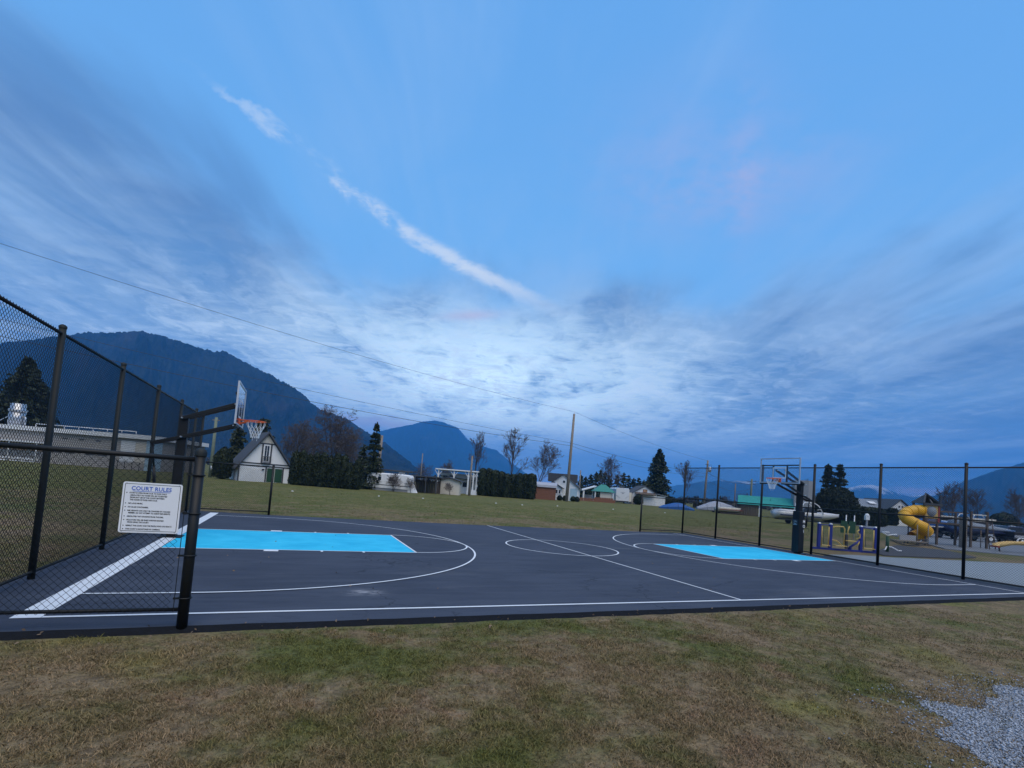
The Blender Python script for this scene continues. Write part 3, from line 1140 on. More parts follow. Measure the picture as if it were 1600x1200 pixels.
# tall fence behind the left baseline
fl = thing('chain_link_fence', (0, 0, 0), 0, 'tall black chain-link fence along the left end of the court', 'fence', 'fences round the court')
for yy in (YN, -5.1, -2.2, .7, 3.6, 6.1, YF):
    post(fl, FXL, yy, 3.70, .045, M['greenblack'])
MB().tube([(FXL, YN, 3.60), (FXL, YF, 3.60)], .024, 8).build('top_rail', M['post'], fl, fix=False)
MB().tube([(FXL, YN, .10), (FXL, YF, .10)], .022, 8).build('bottom_rail', M['post'], fl, fix=False)
chain(fl, (FXL - .04, YN), (FXL - .04, YF), .06, 3.66, .0036)
# tall fence behind the right baseline
fr_ = thing('chain_link_fence', (0, 0, 0), 0, 'tall black chain-link fence along the right end, before the playground', 'fence', 'fences round the court')
for yy in (-8.0, -5.3, -2.68, -.05, 2.52, 5.2, YF):
    post(fr_, FXR, yy, 3.78, .048, M['post'])
for zz, nm in ((3.66, 'top_rail'), (1.95, 'middle_rail'), (.08, 'bottom_rail')):
    MB().tube([(FXR, -8.0, zz), (FXR, YF, zz)], .024, 8).build(nm, M['post'], fr_, fix=False)
chain(fr_, (FXR + .04, -8.0), (FXR + .04, YF), .05, 3.70, .0042)
# low returns at the corners
lo1 = thing('low_fence', (0, 0, 0), 0, 'low chain-link return panel at the far left corner, before the A-frame house', 'fence', 'fences round the court')
post(lo1, 1.95, YF + .08, 1.94, .042, M['post'])
for zz, nm in ((1.88, 'top_rail'), (.10, 'bottom_rail')):
    MB().tube([(FXL + .03, YF + .08, zz), (1.95, YF + .08, zz)], .021, 8).build(nm, M['post'], lo1, fix=False)
chain(lo1, (FXL + .05, YF + .12), (1.93, YF + .12), .08, 1.90)
lo2 = thing('low_fence', (0, 0, 0), 0, 'low chain-link return panel at the far right corner of the court', 'fence', 'fences round the court')
post(lo2, 20.05, YF, 1.94, .046, M['post'])
for zz, nm in ((1.86, 'top_rail'), (.10, 'bottom_rail')):
    MB().tube([(20.05, YF, zz), (FXR - .03, YF, zz)], .022, 8).build(nm, M['post'], lo2, fix=False)
chain(lo2, (20.08, YF + .04), (FXR - .05, YF + .04), .08, 1.88)
lo3 = thing('low_fence', (0, 0, 0), 0, 'low chain-link panel at the near left corner carrying the rules sign', 'fence', 'fences round the court')
o = MB().tube([(1.70, YN, -.16), (1.70, YN, 1.97)], .056, 20).build('post', M['post'], lo3, fix=False)
MB().lathe([(.062, 1.94), (.064, 1.985), (.05, 2.015), (.026, 2.032), (.001, 2.037)], (1.70, YN, 0), 20).build('cap', M['greenblack'], o, fix=False)
MB().tube([(FXL + .03, YN, 1.885), (1.66, YN, 1.90)], .028, 12).build('top_rail', M['post'], lo3, fix=False)
MB().tube([(FXL + .03, YN, .195), (1.66, YN, .19)], .021, 12).build('bottom_rail', M['post'], lo3, fix=False)
chain(lo3, (FXL + .05, YN - .03), (1.60, YN - .03), .17, 1.90, .0030)
MB().bar((1.605, YN - .03, .17), (1.605, YN - .03, 1.86), .016, .006, (1, 0, 0)).build('tension_bar', M['post'], lo3)
for zz in (.32, .80, 1.28, 1.72):
    mb = MB()
    mb.tube([(1.70 + .064 * math.cos(a), YN + .064 * math.sin(a), zz) for a in [i * math.pi / 8 for i in range(16)]], .010, 5, closed=True)
    mb.bar((1.645, YN - .03, zz), (1.59, YN - .03, zz), .012, .022)
    mb.build('tension_band', M['post'], lo3, fix=False)


# ------------------------------------------------------------------ lettering
def letters(name, text, size, mat, parent, loc, rot=(math.pi / 2, 0, 0), align='LEFT', extrude=.0008, sx=1.0, bold=0.0, spacing=1.0):
    cu = bpy.data.curves.new(name, 'FONT')
    cu.body = text
    cu.size = size
    cu.align_x = align
    cu.extrude = extrude
    cu.offset = bold
    cu.space_character = spacing
    cu.resolution_u = 3
    tmp = bpy.data.objects.new('tmp', cu)
    COL.objects.link(tmp)
    dg = bpy.context.evaluated_depsgraph_get()
    me = bpy.data.meshes.new_from_object(tmp.evaluated_get(dg))
    bpy.data.objects.remove(tmp)
    bpy.data.curves.remove(cu)
    me.materials.clear()
    me.materials.append(mat)
    o = bpy.data.objects.new(name, me)
    COL.objects.link(o)
    o.parent = parent
    o.location = loc
    o.rotation_euler = rot
    o.scale = (sx, 1, 1)
    return o


M['signwhite'] = plain('sign_enamel', (.80, .81, .83), .45, .04, 3)
M['ink'] = plain('black_ink', (.015, .016, .02), .5, .1)
M['inkblue'] = plain('blue_ink', (.03, .12, .52), .5, .1)
sg = thing('court_sign', (1.292, YN - .052, 1.322), R(-.6), 'white square court rules sign with blue heading hung on the low fence', 'sign')
hw = .277
rc = .022
poly = []
for cx_, cz_, a0 in ((hw - rc, hw - rc, 0), (-hw + rc, hw - rc, 90), (-hw + rc, -hw + rc, 180), (hw - rc, -hw + rc, 270)):
    poly += [(cx_ + rc * math.cos(R(a0 + k)), cz_ + rc * math.sin(R(a0 + k))) for k in (0, 30, 60, 90)]
MB().prism(poly, -.002, .002, 'y').build('panel', M['signwhite'], sg)
mb = MB()
bi = hw - .020
for s in (-1, 1):
    mb.b2((-bi, -.0034, s * bi - .0024), (bi, -.0024, s * bi + .0024))
    mb.b2((s * bi - .0024, -.0034, -bi + .0024), (s * bi + .0024, -.0024, bi - .0024))
mb.build('border', M['ink'], sg)
for sx_ in (-1, 1):
    for sz_ in (-1, 1):
        MB().tube([(sx_ * .245, -.006, sz_ * .263), (sx_ * .245, .03, sz_ * .263)], .005, 8).build('bolt', M['steel'], sg)
letters('heading', 'COURT RULES', .060, M['inkblue'], sg, (-.012, -.0030, .190), align='CENTER', bold=.0012, sx=.92, spacing=1.06)
MB().b2((-.185, -.0034, .1755), (.165, -.0024, .181)).build('underline', M['inkblue'], sg)
rules = [(.152, 1, 'COURT IS OPEN FROM 8 A.M. TO DUSK DAILY'), (.126, 0, 'ABSOLUTELY NO NOISE WILL BE TOLERATED'), (.101, 0, 'FROM ANY USE OF THE COURT BETWEEN'),
         (.076, 0, 'THE HOURS OF DUSK AND 8 A.M.'), (.037, 1, 'NO LOUD MUSIC.'), (-.003, 1, 'NO GLASS CONTAINERS.'), (-.042, 1, 'RIM HEIGHTS CAN ONLY BE CHANGED BY A BOARD'),
         (-.067, 0, 'MEMBER. DO NOT ATTEMPT TO ADJUST RIM HEIGHTS.'), (-.105, 1, 'ABSOLUTELY NO HANGING FROM THE RIMS.'), (-.144, 1, 'VIOLATORS WILL BE FINED AND/OR BANNED'),
         (-.169, 0, 'FROM USING THE COURT.'), (-.206, 1, 'RESPECT THE COURT AND THE PEOPLE WHO LIVE NEAR IT.'), (-.243, 1, 'THIS COURT IS MONITORED BY CAMERAS.')]
for zz, bul, tx in rules:
    letters('rule_text', tx, .0208, M['ink'], sg, (-.213 if bul else -.203, -.0030, zz), bold=.0005, sx=.80 if len(tx) < 44 else .76)
    if bul:
        MB().tube([(-.236, -.0032, zz + .007), (-.236, -.0022, zz + .007)], .0055, 8).build('bullet', M['ink'], sg)

# ------------------------------------------------------------------ basketball hoops
m, t, b = new_mat('clear_backboard')
b.inputs['Transmission Weight'].default_value = 1.0
b.inputs['Roughness'].default_value = .03
b.inputs['IOR'].default_value = 1.45
setin(t, b, 'Base Color', (.93, .97, .97))
M['glass'] = m


def hoop(loc, rz, label, bx, top, padded):
    h = thing('basketball_hoop', loc, rz, label, 'basketball hoop', 'basketball hoops')
    MB().box((0, 0, .012), (.46, .46, .03)).build('base_plate', M['black'], h, .004)
    MB().b2((-.095, -.095, .0), (.095, .095, top)).build('pole', M['black'], h, .012)
    if padded:
        pd = MB().b2((-.17, -.165, .06), (.17, .165, 1.78)).build('pad', M['black'], h, .04)
        for i in range(5):
            pts = [(-.02 + .105 * math.cos(a), -.171, .42 + i * .145 + .022 * math.sin(a)) for a in [math.pi * (.12 + .76 * k / 8) for k in range(9)]]
            MB().tube(pts, .007, 5).build('rib', M['trim'], pd, fix=False)
        # decals on the side that faces the lawn (local +y for the turned hoop)
    # arms: parallel bars from the pole to the board
    for s in (-1, 1):
        mb = MB()
        mb.bar((-.05, s * .14, top - .08), (bx - .06, s * .22, top + .42), .05, .085)
        mb.build('upper_arm', M['black'], h, .006)
        mb = MB()
        mb.bar((-.62, s * .10, top - .74), (0, s * .135, top - .53), .05, .075)
        mb.bar((0, s * .135, top - .53), (bx - .06, s * .22, top - .12), .05, .08)
        mb.build('lower_arm', M['black'], h, .006)
        for px_, pz_ in ((-.02, top - .07), (0, top - .53), (bx - .10, top - .13), (bx - .10, top + .41)):
            MB().tube([(px_, s * .13, pz_), (px_, s * .27, pz_)], .018, 8).build('bolt', M['steel'], h)
    MB().bar((-.02, -.17, top - .08), (-.02, .17, top - .08), .04, .06).build('cross_pin', M['black'], h)
    MB().bar((-.60, -.11, top - .735), (-.60, .11, top - .735), .04, .05).build('rear_bar', M['black'], h)
    mb = MB()
    mb.tube([(-.60, 0, top - .74), (-.52, 0, top - 1.30)], .022, 8)
    mb.tube([(-.52, 0, top - 1.28), (-.46, 0, top - 1.85)], .034, 10)
    mb.build('height_actuator', M['black'], h, fix=False)
    mb = MB()
    mb.bar((-.46, 0, top - 1.84), (-.09, 0, top - 1.84), .06, .06)
    mb.tube([(-.44, 0, top - 1.9), (-.44, .16, top - 1.9), (-.44, .16, top - 2.02)], .012, 6)
    mb.build('crank', M['black'], h, fix=False)
    # board
    z0, z1 = 2.87, 3.86
    bd = MB().b2((bx - .006, -.90, z0), (bx + .006, .90, z1)).build('backboard', M['glass'], h)
    mb = MB()
    for s in (-1, 1):
        mb.b2((bx - .02, s * .90 - .022, z0 - .022), (bx + .02, s * .90 + .022, z1 + .022))
    mb.b2((bx - .0205, -.878, z0 - .022), (bx + .0205, .878, z0 + .018))
    mb.b2((bx - .0205, -.878, z1 - .018), (bx + .0205, .878, z1 + .022))
    mb.build('board_frame', M['alu'], bd)
    mb = MB()
    for s in (-1, 1):
        mb.b2((bx - .055, s * .32 - .028, z0 + .02), (bx - .0215, s * .32 + .028, z1 - .30))
    mb.b2((bx - .055, -.878, z1 - .30), (bx - .0215, .878, z1 - .25))
    mb.b2((bx - .060, -.60, z0 - .02), (bx - .0215, .60, z0 + .035))
    mb.build('mounting_frame', M['black'], bd)
    mb = MB()
    tz = z0 + .18
    for s in (-1, 1):
        mb.b2((bx + .0065, s * .29 - .022, tz), (bx + .0085, s * .29 + .022, tz + .45))
    mb.b2((bx + .0065, -.268, tz + .408), (bx + .0085, .268, tz + .45))
    mb.b2((bx + .0065, -.268, tz), (bx + .0085, .268, tz + .042))
    mb.build('target_box', M['white'], bd)
    MB().b2((bx - .022, -.9, z0 - .07), (bx + .028, -.12, z0 - .023)).b2((bx - .022, .12, z0 - .07), (bx + .028, .9, z0 - .023)).build('edge_pad', M['black'], bd)
    # rim and net
    rx, rz_, rr = bx + .39, z0 + .15, .2286
    rm = MB().tube([(rx + rr * math.cos(a), rr * math.sin(a), rz_) for a in [i * math.pi / 18 for i in range(36)]], .0115, 8, closed=True).build('rim', M['rim'], h, fix=False)
    mb = MB()
    mb.b2((bx + .007, -.10, rz_ - .13), (bx + .03, .10, rz_ + .03))
    for s in (-1, 1):
        mb.bar((bx + .02, s * .07, rz_ - .10), (rx - rr * .72, s * .15, rz_ - .012), .016, .03)
        mb.bar((bx + .02, s * .07, rz_ + .005), (rx - rr * .9, s * .08, rz_), .02, .02)
    mb.b2((bx + .025, -.09, rz_ - .012), (rx - rr - .003, .09, rz_ + .006))
    mb.build('rim_bracket', M['rim'], rm)
    mb = MB()
    N_ = 12
    lev = [(0, .226), (.10, .205), (.19, .165), (.27, .130), (.35, .110), (.42, .098)]
    for i in range(N_):
        for s in (-1, 1):
            pts = []
            for k, (dz_, r_) in enumerate(lev):
                a = 2 * math.pi * (i + s * .5 * max(0, k - 1)) / N_
                pts.append((rx + r_ * math.cos(a), r_ * math.sin(a), rz_ - .01 - dz_))
            mb.tube(pts, .0046, 4, cap=False)
    for i in (2, 8):
        a = 2 * math.pi * i / N_
        mb.tube([(rx + .098 * math.cos(a), .098 * math.sin(a), rz_ - .43), (rx + .092 * math.cos(a), .1 * math.sin(a), rz_ - .50)], .005, 4)
    mb.build('net', M['net'], rm, fix=False)
    return h


hoop((.13, 0, 0), 0, 'black adjustable basketball hoop at the left end, behind the rules sign', 1.18, 2.97, False)
h2 = hoop((22.17, 0, 0), math.pi, 'black basketball hoop with padded pole at the right end, by the playground', 1.27, 2.97, True)
pad = [c_ for c_ in h2.children if c_.name.startswith('pad')][0]
for ch, zz in (('M', 1.30), ('O', 1.10), ('I', .90)):
    letters('pad_letter', ch, .17, M['net'], h2, (.1725 if False else -.11, .1665, zz), (math.pi / 2, 0, math.pi), align='CENTER', extrude=.001, bold=.004)
mb = MB()
mb.b2((.1705, -.125, 1.19), (.1715, .075, 1.41))
mb.build('decal', M['trim'], h2)
mb = MB()
for a0, a1, r_ in ((.3, 2.6, .055), (3.5, 5.6, .055)):
    mb.tube([(.1735, -.025 + r_ * math.cos(a0 + (a1 - a0) * k / 10), 1.30 + r_ * math.sin(a0 + (a1 - a0) * k / 10)) for k in range(11)], .007, 5)
mb.b2((.172, -.115, 1.203), (.174, .065, 1.216))
mb.build('emblem', M['lblue'], h2)

# ------------------------------------------------------------------ buildings and what stands round the field
VZ = -.03


def place(name, u, d, label, cat, rz=0.0, group=None):
    p = base(u, d)
    p.z = float(ground_z(np.array(p.x), np.array(p.y)))
    return thing(name, p, -YAW + rz, label, cat, group)


def window(root, x, y, z, w, h, frame='white', pane='glassdark', nx=1, nz=1, side='y', bar=.06, name='window'):
    """framed window on a wall facing -y (or +-x): the frame is the part, panes are sub-parts"""
    fr, pts = MB(), []
    def B(mb, x0, x1, z0, z1, o0, o1):
        if side == 'y':
            mb.b2((x + x0, y + o0, z + z0), (x + x1, y + o1, z + z1))
        else:
            mb.b2((x + o0 * (1 if side == 'x' else -1), y + x0, z + z0), (x + o1 * (1 if side == 'x' else -1), y + x1, z + z1))
    sgn = -1 if side == 'y' else 1
    for s in (-1, 1):
        B(fr, s * w / 2 - bar, s * w / 2 + bar, -h / 2 - bar, h / 2 + bar, sgn * .07, 0)
        B(fr, -w / 2 + bar, w / 2 - bar, s * h / 2 - bar, s * h / 2 + bar, sgn * .068, 0)
    for i in range(1, nx):
        B(fr, -w / 2 + w * i / nx - bar * .4, -w / 2 + w * i / nx + bar * .4, -h / 2 + bar, h / 2 - bar, sgn * .06, 0)
    o = fr.build(name, M[frame], root)
    for i in range(nx):
        for j in range(nz):
            mb = MB()
            B(mb, -w / 2 + w * i / nx + bar * .45, -w / 2 + w * (i + 1) / nx - bar * .45, -h / 2 + h * j / nz + .01, -h / 2 + h * (j + 1) / nz - .01, sgn * .03, sgn * .012)
            mb.build('pane', M[pane], o)
    return o


def gable(root, x0, x1, y0, y1, wall, ridge, wm, rm, over=.3, along='y', th=.12, roofname='roof', wallname='wall'):
    """walls with two gable ends and a two-sided roof; the ridge runs along the given axis"""
    w = MB()
    if along == 'y':
        xm = (x0 + x1) / 2
        w.prism([(x0, 0), (x1, 0), (x1, wall), (xm, ridge), (x0, wall)], y0, y1, 'y')
        w.build(wallname, M[wm], root)
        for s, xe in ((-1, x0), (1, x1)):
            sl = (ridge - wall) / abs(xe - xm)
            xo, zo = xe + s * over, wall - sl * over
            MB().prism([(xm, ridge + .02), (xo, zo + .02), (xo, zo + .02 + th), (xm, ridge + .02 + th * 1.3)], y0 - over, y1 + over, 'y').build(roofname, M[rm], root)
    else:
        ym = (y0 + y1) / 2
        w.prism([(y0, 0), (y1, 0), (y1, wall), (ym, ridge), (y0, wall)], x0, x1, 'x')
        w.build(wallname, M[wm], root)
        for s, ye in ((-1, y0), (1, y1)):
            sl = (ridge - wall) / abs(ye - ym)
            yo, zo = ye + s * over, wall - sl * over
            MB().prism([(ym, ridge + .02), (yo, zo + .02), (yo, zo + .02 + th), (ym, ridge + .02 + th * 1.3)], x0 - over, x1 + over, 'x').build(roofname, M[rm], root)


# long low building at the far left
b1 = place('school_building', 100, 70, 'long low flat-roofed block building with white fascia behind the left fence', 'building')
MB().b2((-26, 0, -.3), (11.9, 12, 4.35)).build('wall', M['brick'], b1)
o = MB().b2((-26.3, -.5, 4.36), (12.3, 12.4, 4.95)).build('roof', M['white'], b1)
mb = MB()
mb.tube([(-6, 1.5, 5.45), (8.4, 1.5, 5.45)], .06, 6)
for i in range(8):
    mb.tube([(-6 + i * 2.05, 1.5, 4.9), (-6 + i * 2.05, 1.5, 5.45)], .045, 6)
mb.build('roof_rail', M['white'], o)
MB().b2((7.6, -.04, 1.0), (9.6, .0, 4.0)).build('panel', M['white'], b1)
MB().b2((9.65, -.04, 1.0), (11.1, 0, 4.0)).build('panel', M['cream'], b1)
MB().b2((11.15, -.05, -.2), (12.0, 2, 4.3)).build('panel', M['lblue'], b1)
MB().b2((-20, -1.6, 2.65), (-2.4, 0, 2.85)).build('canopy', M['white'], b1)
for i in range(5):
    MB().tube([(-18 + i * 3.8, -1.4, -.2), (-18 + i * 3.8, -1.4, 2.65)], .07, 8).build('canopy_post', M['white'], b1)
for i in range(4):
    MB().b2((-12.5 + i * 2.5, -.03, 1.55), (-10.3 + i * 2.5, 0, 2.5)).build('panel', M['orangewall'], b1)
MB().b2((-20, -1.3, .30), (-2.6, -1.1, .55)).b2((-20, -1.3, .0), (-2.6, -1.05, .12)).build('low_rail', M['white'], b1)
for i, x in enumerate((-1.2, .6, 3.4, 5.2)):
    window(b1, x, 0, 2.05, 1.2, .7, 'trim', 'glassdark', 2)
for x in (-.6, 4.0, 1.7):
    MB().b2((x, -.1, 3.62), (x + .7, -.0, 3.74)).build('wall_lamp', M['trim'], b1)
mb = MB()
for i in range(4):
    mb.bar((8.3 + i * 1.0, -1.2, 0), (8.3 + i * 1.0, -1.2, 1.1), .06)
mb.bar((8.2, -1.2, 1.1), (11.4, -1.2, 1.1), .06)
mb.build('stair_rail', M['black'], b1)
ck = place('exhaust_stack', 18, 73, 'fat galvanised exhaust stack on the low school roof, far left', 'chimney')
ck.location.z = 4.9
MB().tube([(0, 0, 0), (0, 0, 2.1)], .95, 18).build('stack', M['steel'], ck)
MB().lathe([(1.0, 2.1), (1.08, 2.2), (1.08, 2.4), (.88, 2.5), (.88, 3.25), (.8, 3.3)], n=18).build('cowl', M['steel'], ck)
mb = MB()
mb.tube([(-.9, 0, 1.6), (-3.4, 0, .1)], .05, 6)
mb.build('stay', M['steel'], ck)
MB().tube([(.9, 0, 1.5), (1.2, 0, 1.3), (1.2, 0, .1)], .16, 8).build('side_pipe', M['steel'], ck)

b2_ = place('small_building', 258, 80, 'small pale blue portable building seen behind the left hoop pole', 'building')
MB().b2((-2.3, 0, -.3), (2.6, 5, 2.9)).build('wall', M['lblue'], b2_)
MB().b2((-2.5, -.3, 2.92), (2.8, 5.2, 3.25)).build('roof', M['white'], b2_)
MB().b2((-.4, -.05, .0), (1.1, 0, 2.1)).build('door', M['white'], b2_)
window(b2_, -1.4, 0, 1.6, .9, .8)
MB().b2((1.2, -.05, .1), (2.5, 0, 2.5)).build('panel', M['white'], b2_)

# A-frame house
a = place('a_frame_house', 412, 62, 'white A-frame house with dark trim and steep dark roof', 'house', .66)
gable(a, -2.95, 2.95, 0, 5.4, 1.95, 6.0, 'white', 'darkroof', .45, th=.2)
mb = MB()
for z in (1.95, 2.25):
    mb.b2((-2.98, -.06, z - .07), (2.98, .02, z + .07))
for s in (-1, 1):
    mb.bar((s * 3.1, -.05, 1.72), (0, -.05, 5.98), .10, .22, (0, 1, 0))
    mb.b2((s * .5 - .08, -.06, 2.32), (s * .5 + .08, .02, 4.75))
mb.b2((-.97, -.065, 4.68), (.97, .02, 4.82))
for x in (-2.88, .12, 2.1, 2.88):
    mb.b2((x - .08, -.055, 0), (x + .08, .02, 1.88))
mb.build('timber_trim', M['trim'], a)
mb = MB()
for i in range(5):
    mb.b2((-.62 + i * .07, -.03, 4.86 + i * .2), (.62 - i * .07, .0, 5.03 + i * .2))
mb.build('gable_siding', M['cream'], a)
d_ = window(a, 0, -.01, 3.55, .62, 2.0, 'white', 'glassdark', 2, 3, name='door')
mb = MB()
for i in range(9):
    mb.b2((-.42 + i * .1, -.32, 2.36), (-.39 + i * .1, -.29, 3.12))
mb.b2((-.48, -.34, 3.12), (.48, -.27, 3.18)).b2((-.48, -.34, 2.30), (.48, 0, 2.38))
mb.build('balcony', M['trim'], a)
mb = MB()
for i in range(-4, 16):
    for s in (1, -1):
        xa, xb = -2.75 + i * .18, -2.75 + i * .18 + s * 1.55
        za, zb = .15, 1.7
        if xb > .02:
            k = (.02 - xa) / (xb - xa); xb, zb = .02, za + k * (zb - za)
        if xb < -2.75:
            k = (-2.75 - xa) / (xb - xa); xb, zb = -2.75, za + k * (zb - za)
        if -2.75 <= xa <= .02:
            mb.bar((xa, -.05 - .012 * s, za), (xb, -.05 - .012 * s, zb), .035, .012, (0, 1, 0))
mb.build('lattice', M['white'], a)
for i in range(2):
    MB().b2((.26 + i * .9, -.04, .05), (1.1 + i * .9, .0, 1.75)).build('sliding_door', M['dkgreen'], a)
MB().b2((-.35, -.16, 1.45), (-.12, -.03, 1.62)).build('wall_lamp', M['ink'], a)
MB().b2((2.9, .2, 1.75), (4.1, .5, 1.9)).build('eave_end', M['white'], a)

# utility pole, shrub and pines beside it
def pole(u, d, h, r0, r1, label, mat='polewood', name='utility_pole', lean=(0, 0), group='utility poles round the field'):
    o = place(name, u, d, label, 'utility pole', group=group)
    MB().tube([(0, 0, -.4), (lean[0] * .5, lean[1] * .5, h * .5), (lean[0], lean[1], h)], [r0, (r0 + r1) / 2, r1], 10).build('pole', M[mat], o, fix=False)
    return o


p_ = pole(328, 64, 7.7, .22, .17, 'greenish treated utility pole just left of the A-frame house', 'polegreen')
MB().bar((-.45, 0, 7.35), (.45, 0, 7.35), .09, .11).build('crossarm', M['polewood'], p_)
MB().tube([(.2, -.2, .9), (.2, -.2, 1.5)], .13, 8).build('meter_box', M['alu'], p_)
bush('round_shrub', base(346, 61), [(.2, 0), (.95, .3), (1.15, 1.5), (1.0, 2.6), (.6, 3.4), (.05, 3.9)], 5, 'dark egg-shaped clipped shrub beside the green utility pole', 2600, 'cedar', .14)
conifer('pine_tree', base(402, 80), 9.6, 3.0, 21, 'dark shaggy pine rising behind the A-frame house roof', 3600, 'pine', .12, 'pines behind the A-frame', .45, .55, .24)
conifer('pine_tree', base(366, 84), 8.6, 2.7, 22, 'dark shaggy pine between the green pole and the A-frame', 3200, 'pine', .12, 'pines behind the A-frame', .45, .6, .24)
conifer('conifer_tree', base(27, 96), 18.8, 9.0, 23, 'big broad dark conifer behind the low school at far left', 14000, 'conifer', .0, None, .08, .85, .45)
bare_tree('bare_tree', base(454, 86), 10.6, 1.0, 31, 'rounded leafless tree right behind the A-frame house', 5, 'leafless trees beyond the field', .22, n0=3)
bare_tree('bare_tree', base(517, 94), 14.4, 1.35, 32, 'widest leafless tree, behind the left cedar hedge', 6, 'leafless trees beyond the field', .15, n0=4)
bare_tree('bare_tree', base(548, 98), 10.8, 1.25, 37, 'lower leafless tree between the widest one and the pointed conifer', 6, 'leafless trees beyond the field', .15, n0=3)
bare_tree('bare_tree', base(484, 97), 10.2, 1.25, 38, 'leafless tree between the rounded one and the widest one', 6, 'leafless trees beyond the field', .15, n0=3)
for i in range(10):
    u = 459 + i * 10.8
    h = 4.05 - (.6 if i > 7 else 0) + .25 * math.sin(i * 2.2)
    bush('cedar_column', base(u, 60 + .25 * (i % 2)), [(.35, 0), (.62, .25), (.66, h * .4), (.6, h * .72), (.36, h * .92), (.03, h)], 60 + i,
         'columnar cedar in the dark hedge right of the A-frame', 1500, 'cedar', .13, 'shrub', 'cedars of the left hedge')
conifer('conifer_tree', base(580, 66), 8.8, 2.0, 24, 'dark pointed conifer between the left hedge and the mobile home', 3600, 'conifer', .03, None, .3, .8, .2)
conifer('conifer_tree', base(563, 70), 6.0, 1.8, 25, 'smaller ragged conifer behind the right end of the left hedge', 2200, 'conifer', .03, None, .3, .8, .2)
p_ = pole(588, 71, 7.6, .24, .17, 'weathered utility pole standing before the mobile home', lean=(.12, 0))
MB().bar((-.1, -.25, 6.0), (.15, -.25, 6.0), .14, .3).build('bracket', M['trim'], p_)

# mobile home under a flat carport
mh = place('mobile_home', 607, 65.5, 'white mobile home with dark windows under a flat carport', 'mobile home')
rings = []
for x, z0, z1 in ((-2.95, .4, 1.95), (-2.75, .35, 2.22), (-1, .35, 2.30), (1.6, .35, 2.30), (2.6, .35, 2.24), (2.8, .4, 1.95)):
    rings.append([(x, 0, z0), (x, 2.3, z0), (x, 2.3, z1 - .12), (x, 2.1, z1), (x, .2, z1), (x, 0, z1 - .12)])
MB().loft(rings, False).build('body', M['white'], mh)
for x, w in ((-2.0, .55), (-1.3, .55), (.25, .7)):
    window(mh, x, -.01, 1.55, w, .62, 'white')
MB().b2((-2.9, -.02, .72), (2.8, .0, .80)).build('stripe', M['trim'], mh)
MB().b2((-2.4, .1, .0), (2.4, 2.1, .34)).build('skirting', M['grey'], mh)
cp = place('carport', 606, 68, 'dark flat-roofed open carport over the mobile home', 'carport')
MB().b2((-3.9, -.6, 2.62), (3.25, 3.6, 2.80)).build('roof', M['trim'], cp)
MB().b2((2.9, -.3, 2.18), (6.9, 3.0, 2.32)).build('roof', M['trim'], cp)
for x in (-2.35, -1.3, 2.6, 3.6, 5.1, 6.5):
    MB().b2((x - .055, -.5, -.1), (x + .055, -.39, 2.61 if x < 2.8 else 2.17)).build('post', M['trim'], cp)
for z in (.75, 1.5):
    MB().b2((-3.8, -.48, z), (3.1, -.43, z + .06)).build('rail', M['trim'], cp)
for i in range(4):
    MB().b2((1.3 + i * .22, -.2, 2.3 + .08 * (i % 2)), (1.48 + i * .22, 0, 2.55)).build('gable_block', M['white'], cp)
bare_tree('bare_shrub', base(614, 64), 2.5, 1.3, 33, 'leafless climbing shrub before the mobile home wall', 5, None, .16, n0=5, r0=.035)
bare_tree('bare_shrub', base(641, 65.5), 2.0, 1.2, 34, 'leafless brown shrub beside the white tarp heap', 5, None, .16, n0=4, r0=.03)
tp = place('covered_heap', 643, 66, 'white tarp draped over a pointed heap at the carport end', 'tarp')
g_ = random.Random(2)
rings = [[(r_ * math.cos(k * .52) * (1 + g_.uniform(-.12, .12)), r_ * math.sin(k * .52) * .8, z * (1 + g_.uniform(-.04, .04))) for k in range(12)] for z, r_ in ((0, .72), (.4, .60), (.85, .38), (1.15, .16), (1.22, .03))]
MB().loft(rings, False).build('cover', M['white'], tp)
wf = place('wood_fence', 667, 71, 'tall brown board fence between the carport and beige shed', 'fence')
g_ = random.Random(9)
for i in range(15):
    MB().b2((-1.7 + i * .235, g_.uniform(-.02, .02), -.1), (-1.7 + i * .235 + .22, .03 + g_.uniform(0, .02), 1.75 + g_.uniform(-.12, .1))).build('board', M['brownwood'], wf)
for x in (-1.6, .1, 1.8):
    MB().b2((x - .06, -.10, -.1), (x + .06, -.03, 2.2)).build('post', M['brownwood'], wf)
mb = MB()
mb.b2((-1.8, -.06, 2.05), (1.9, .06, 2.2))
mb.build('top_beam', M['brownwood'], wf)
for i, x in enumerate((-.9, .5, .85)):
    MB().lathe([(.02, -.02), (.14, 0), (.14, .05), (.02, .07)], (x, -.14, 1.72), 10).build('ornament', M['white'], wf)

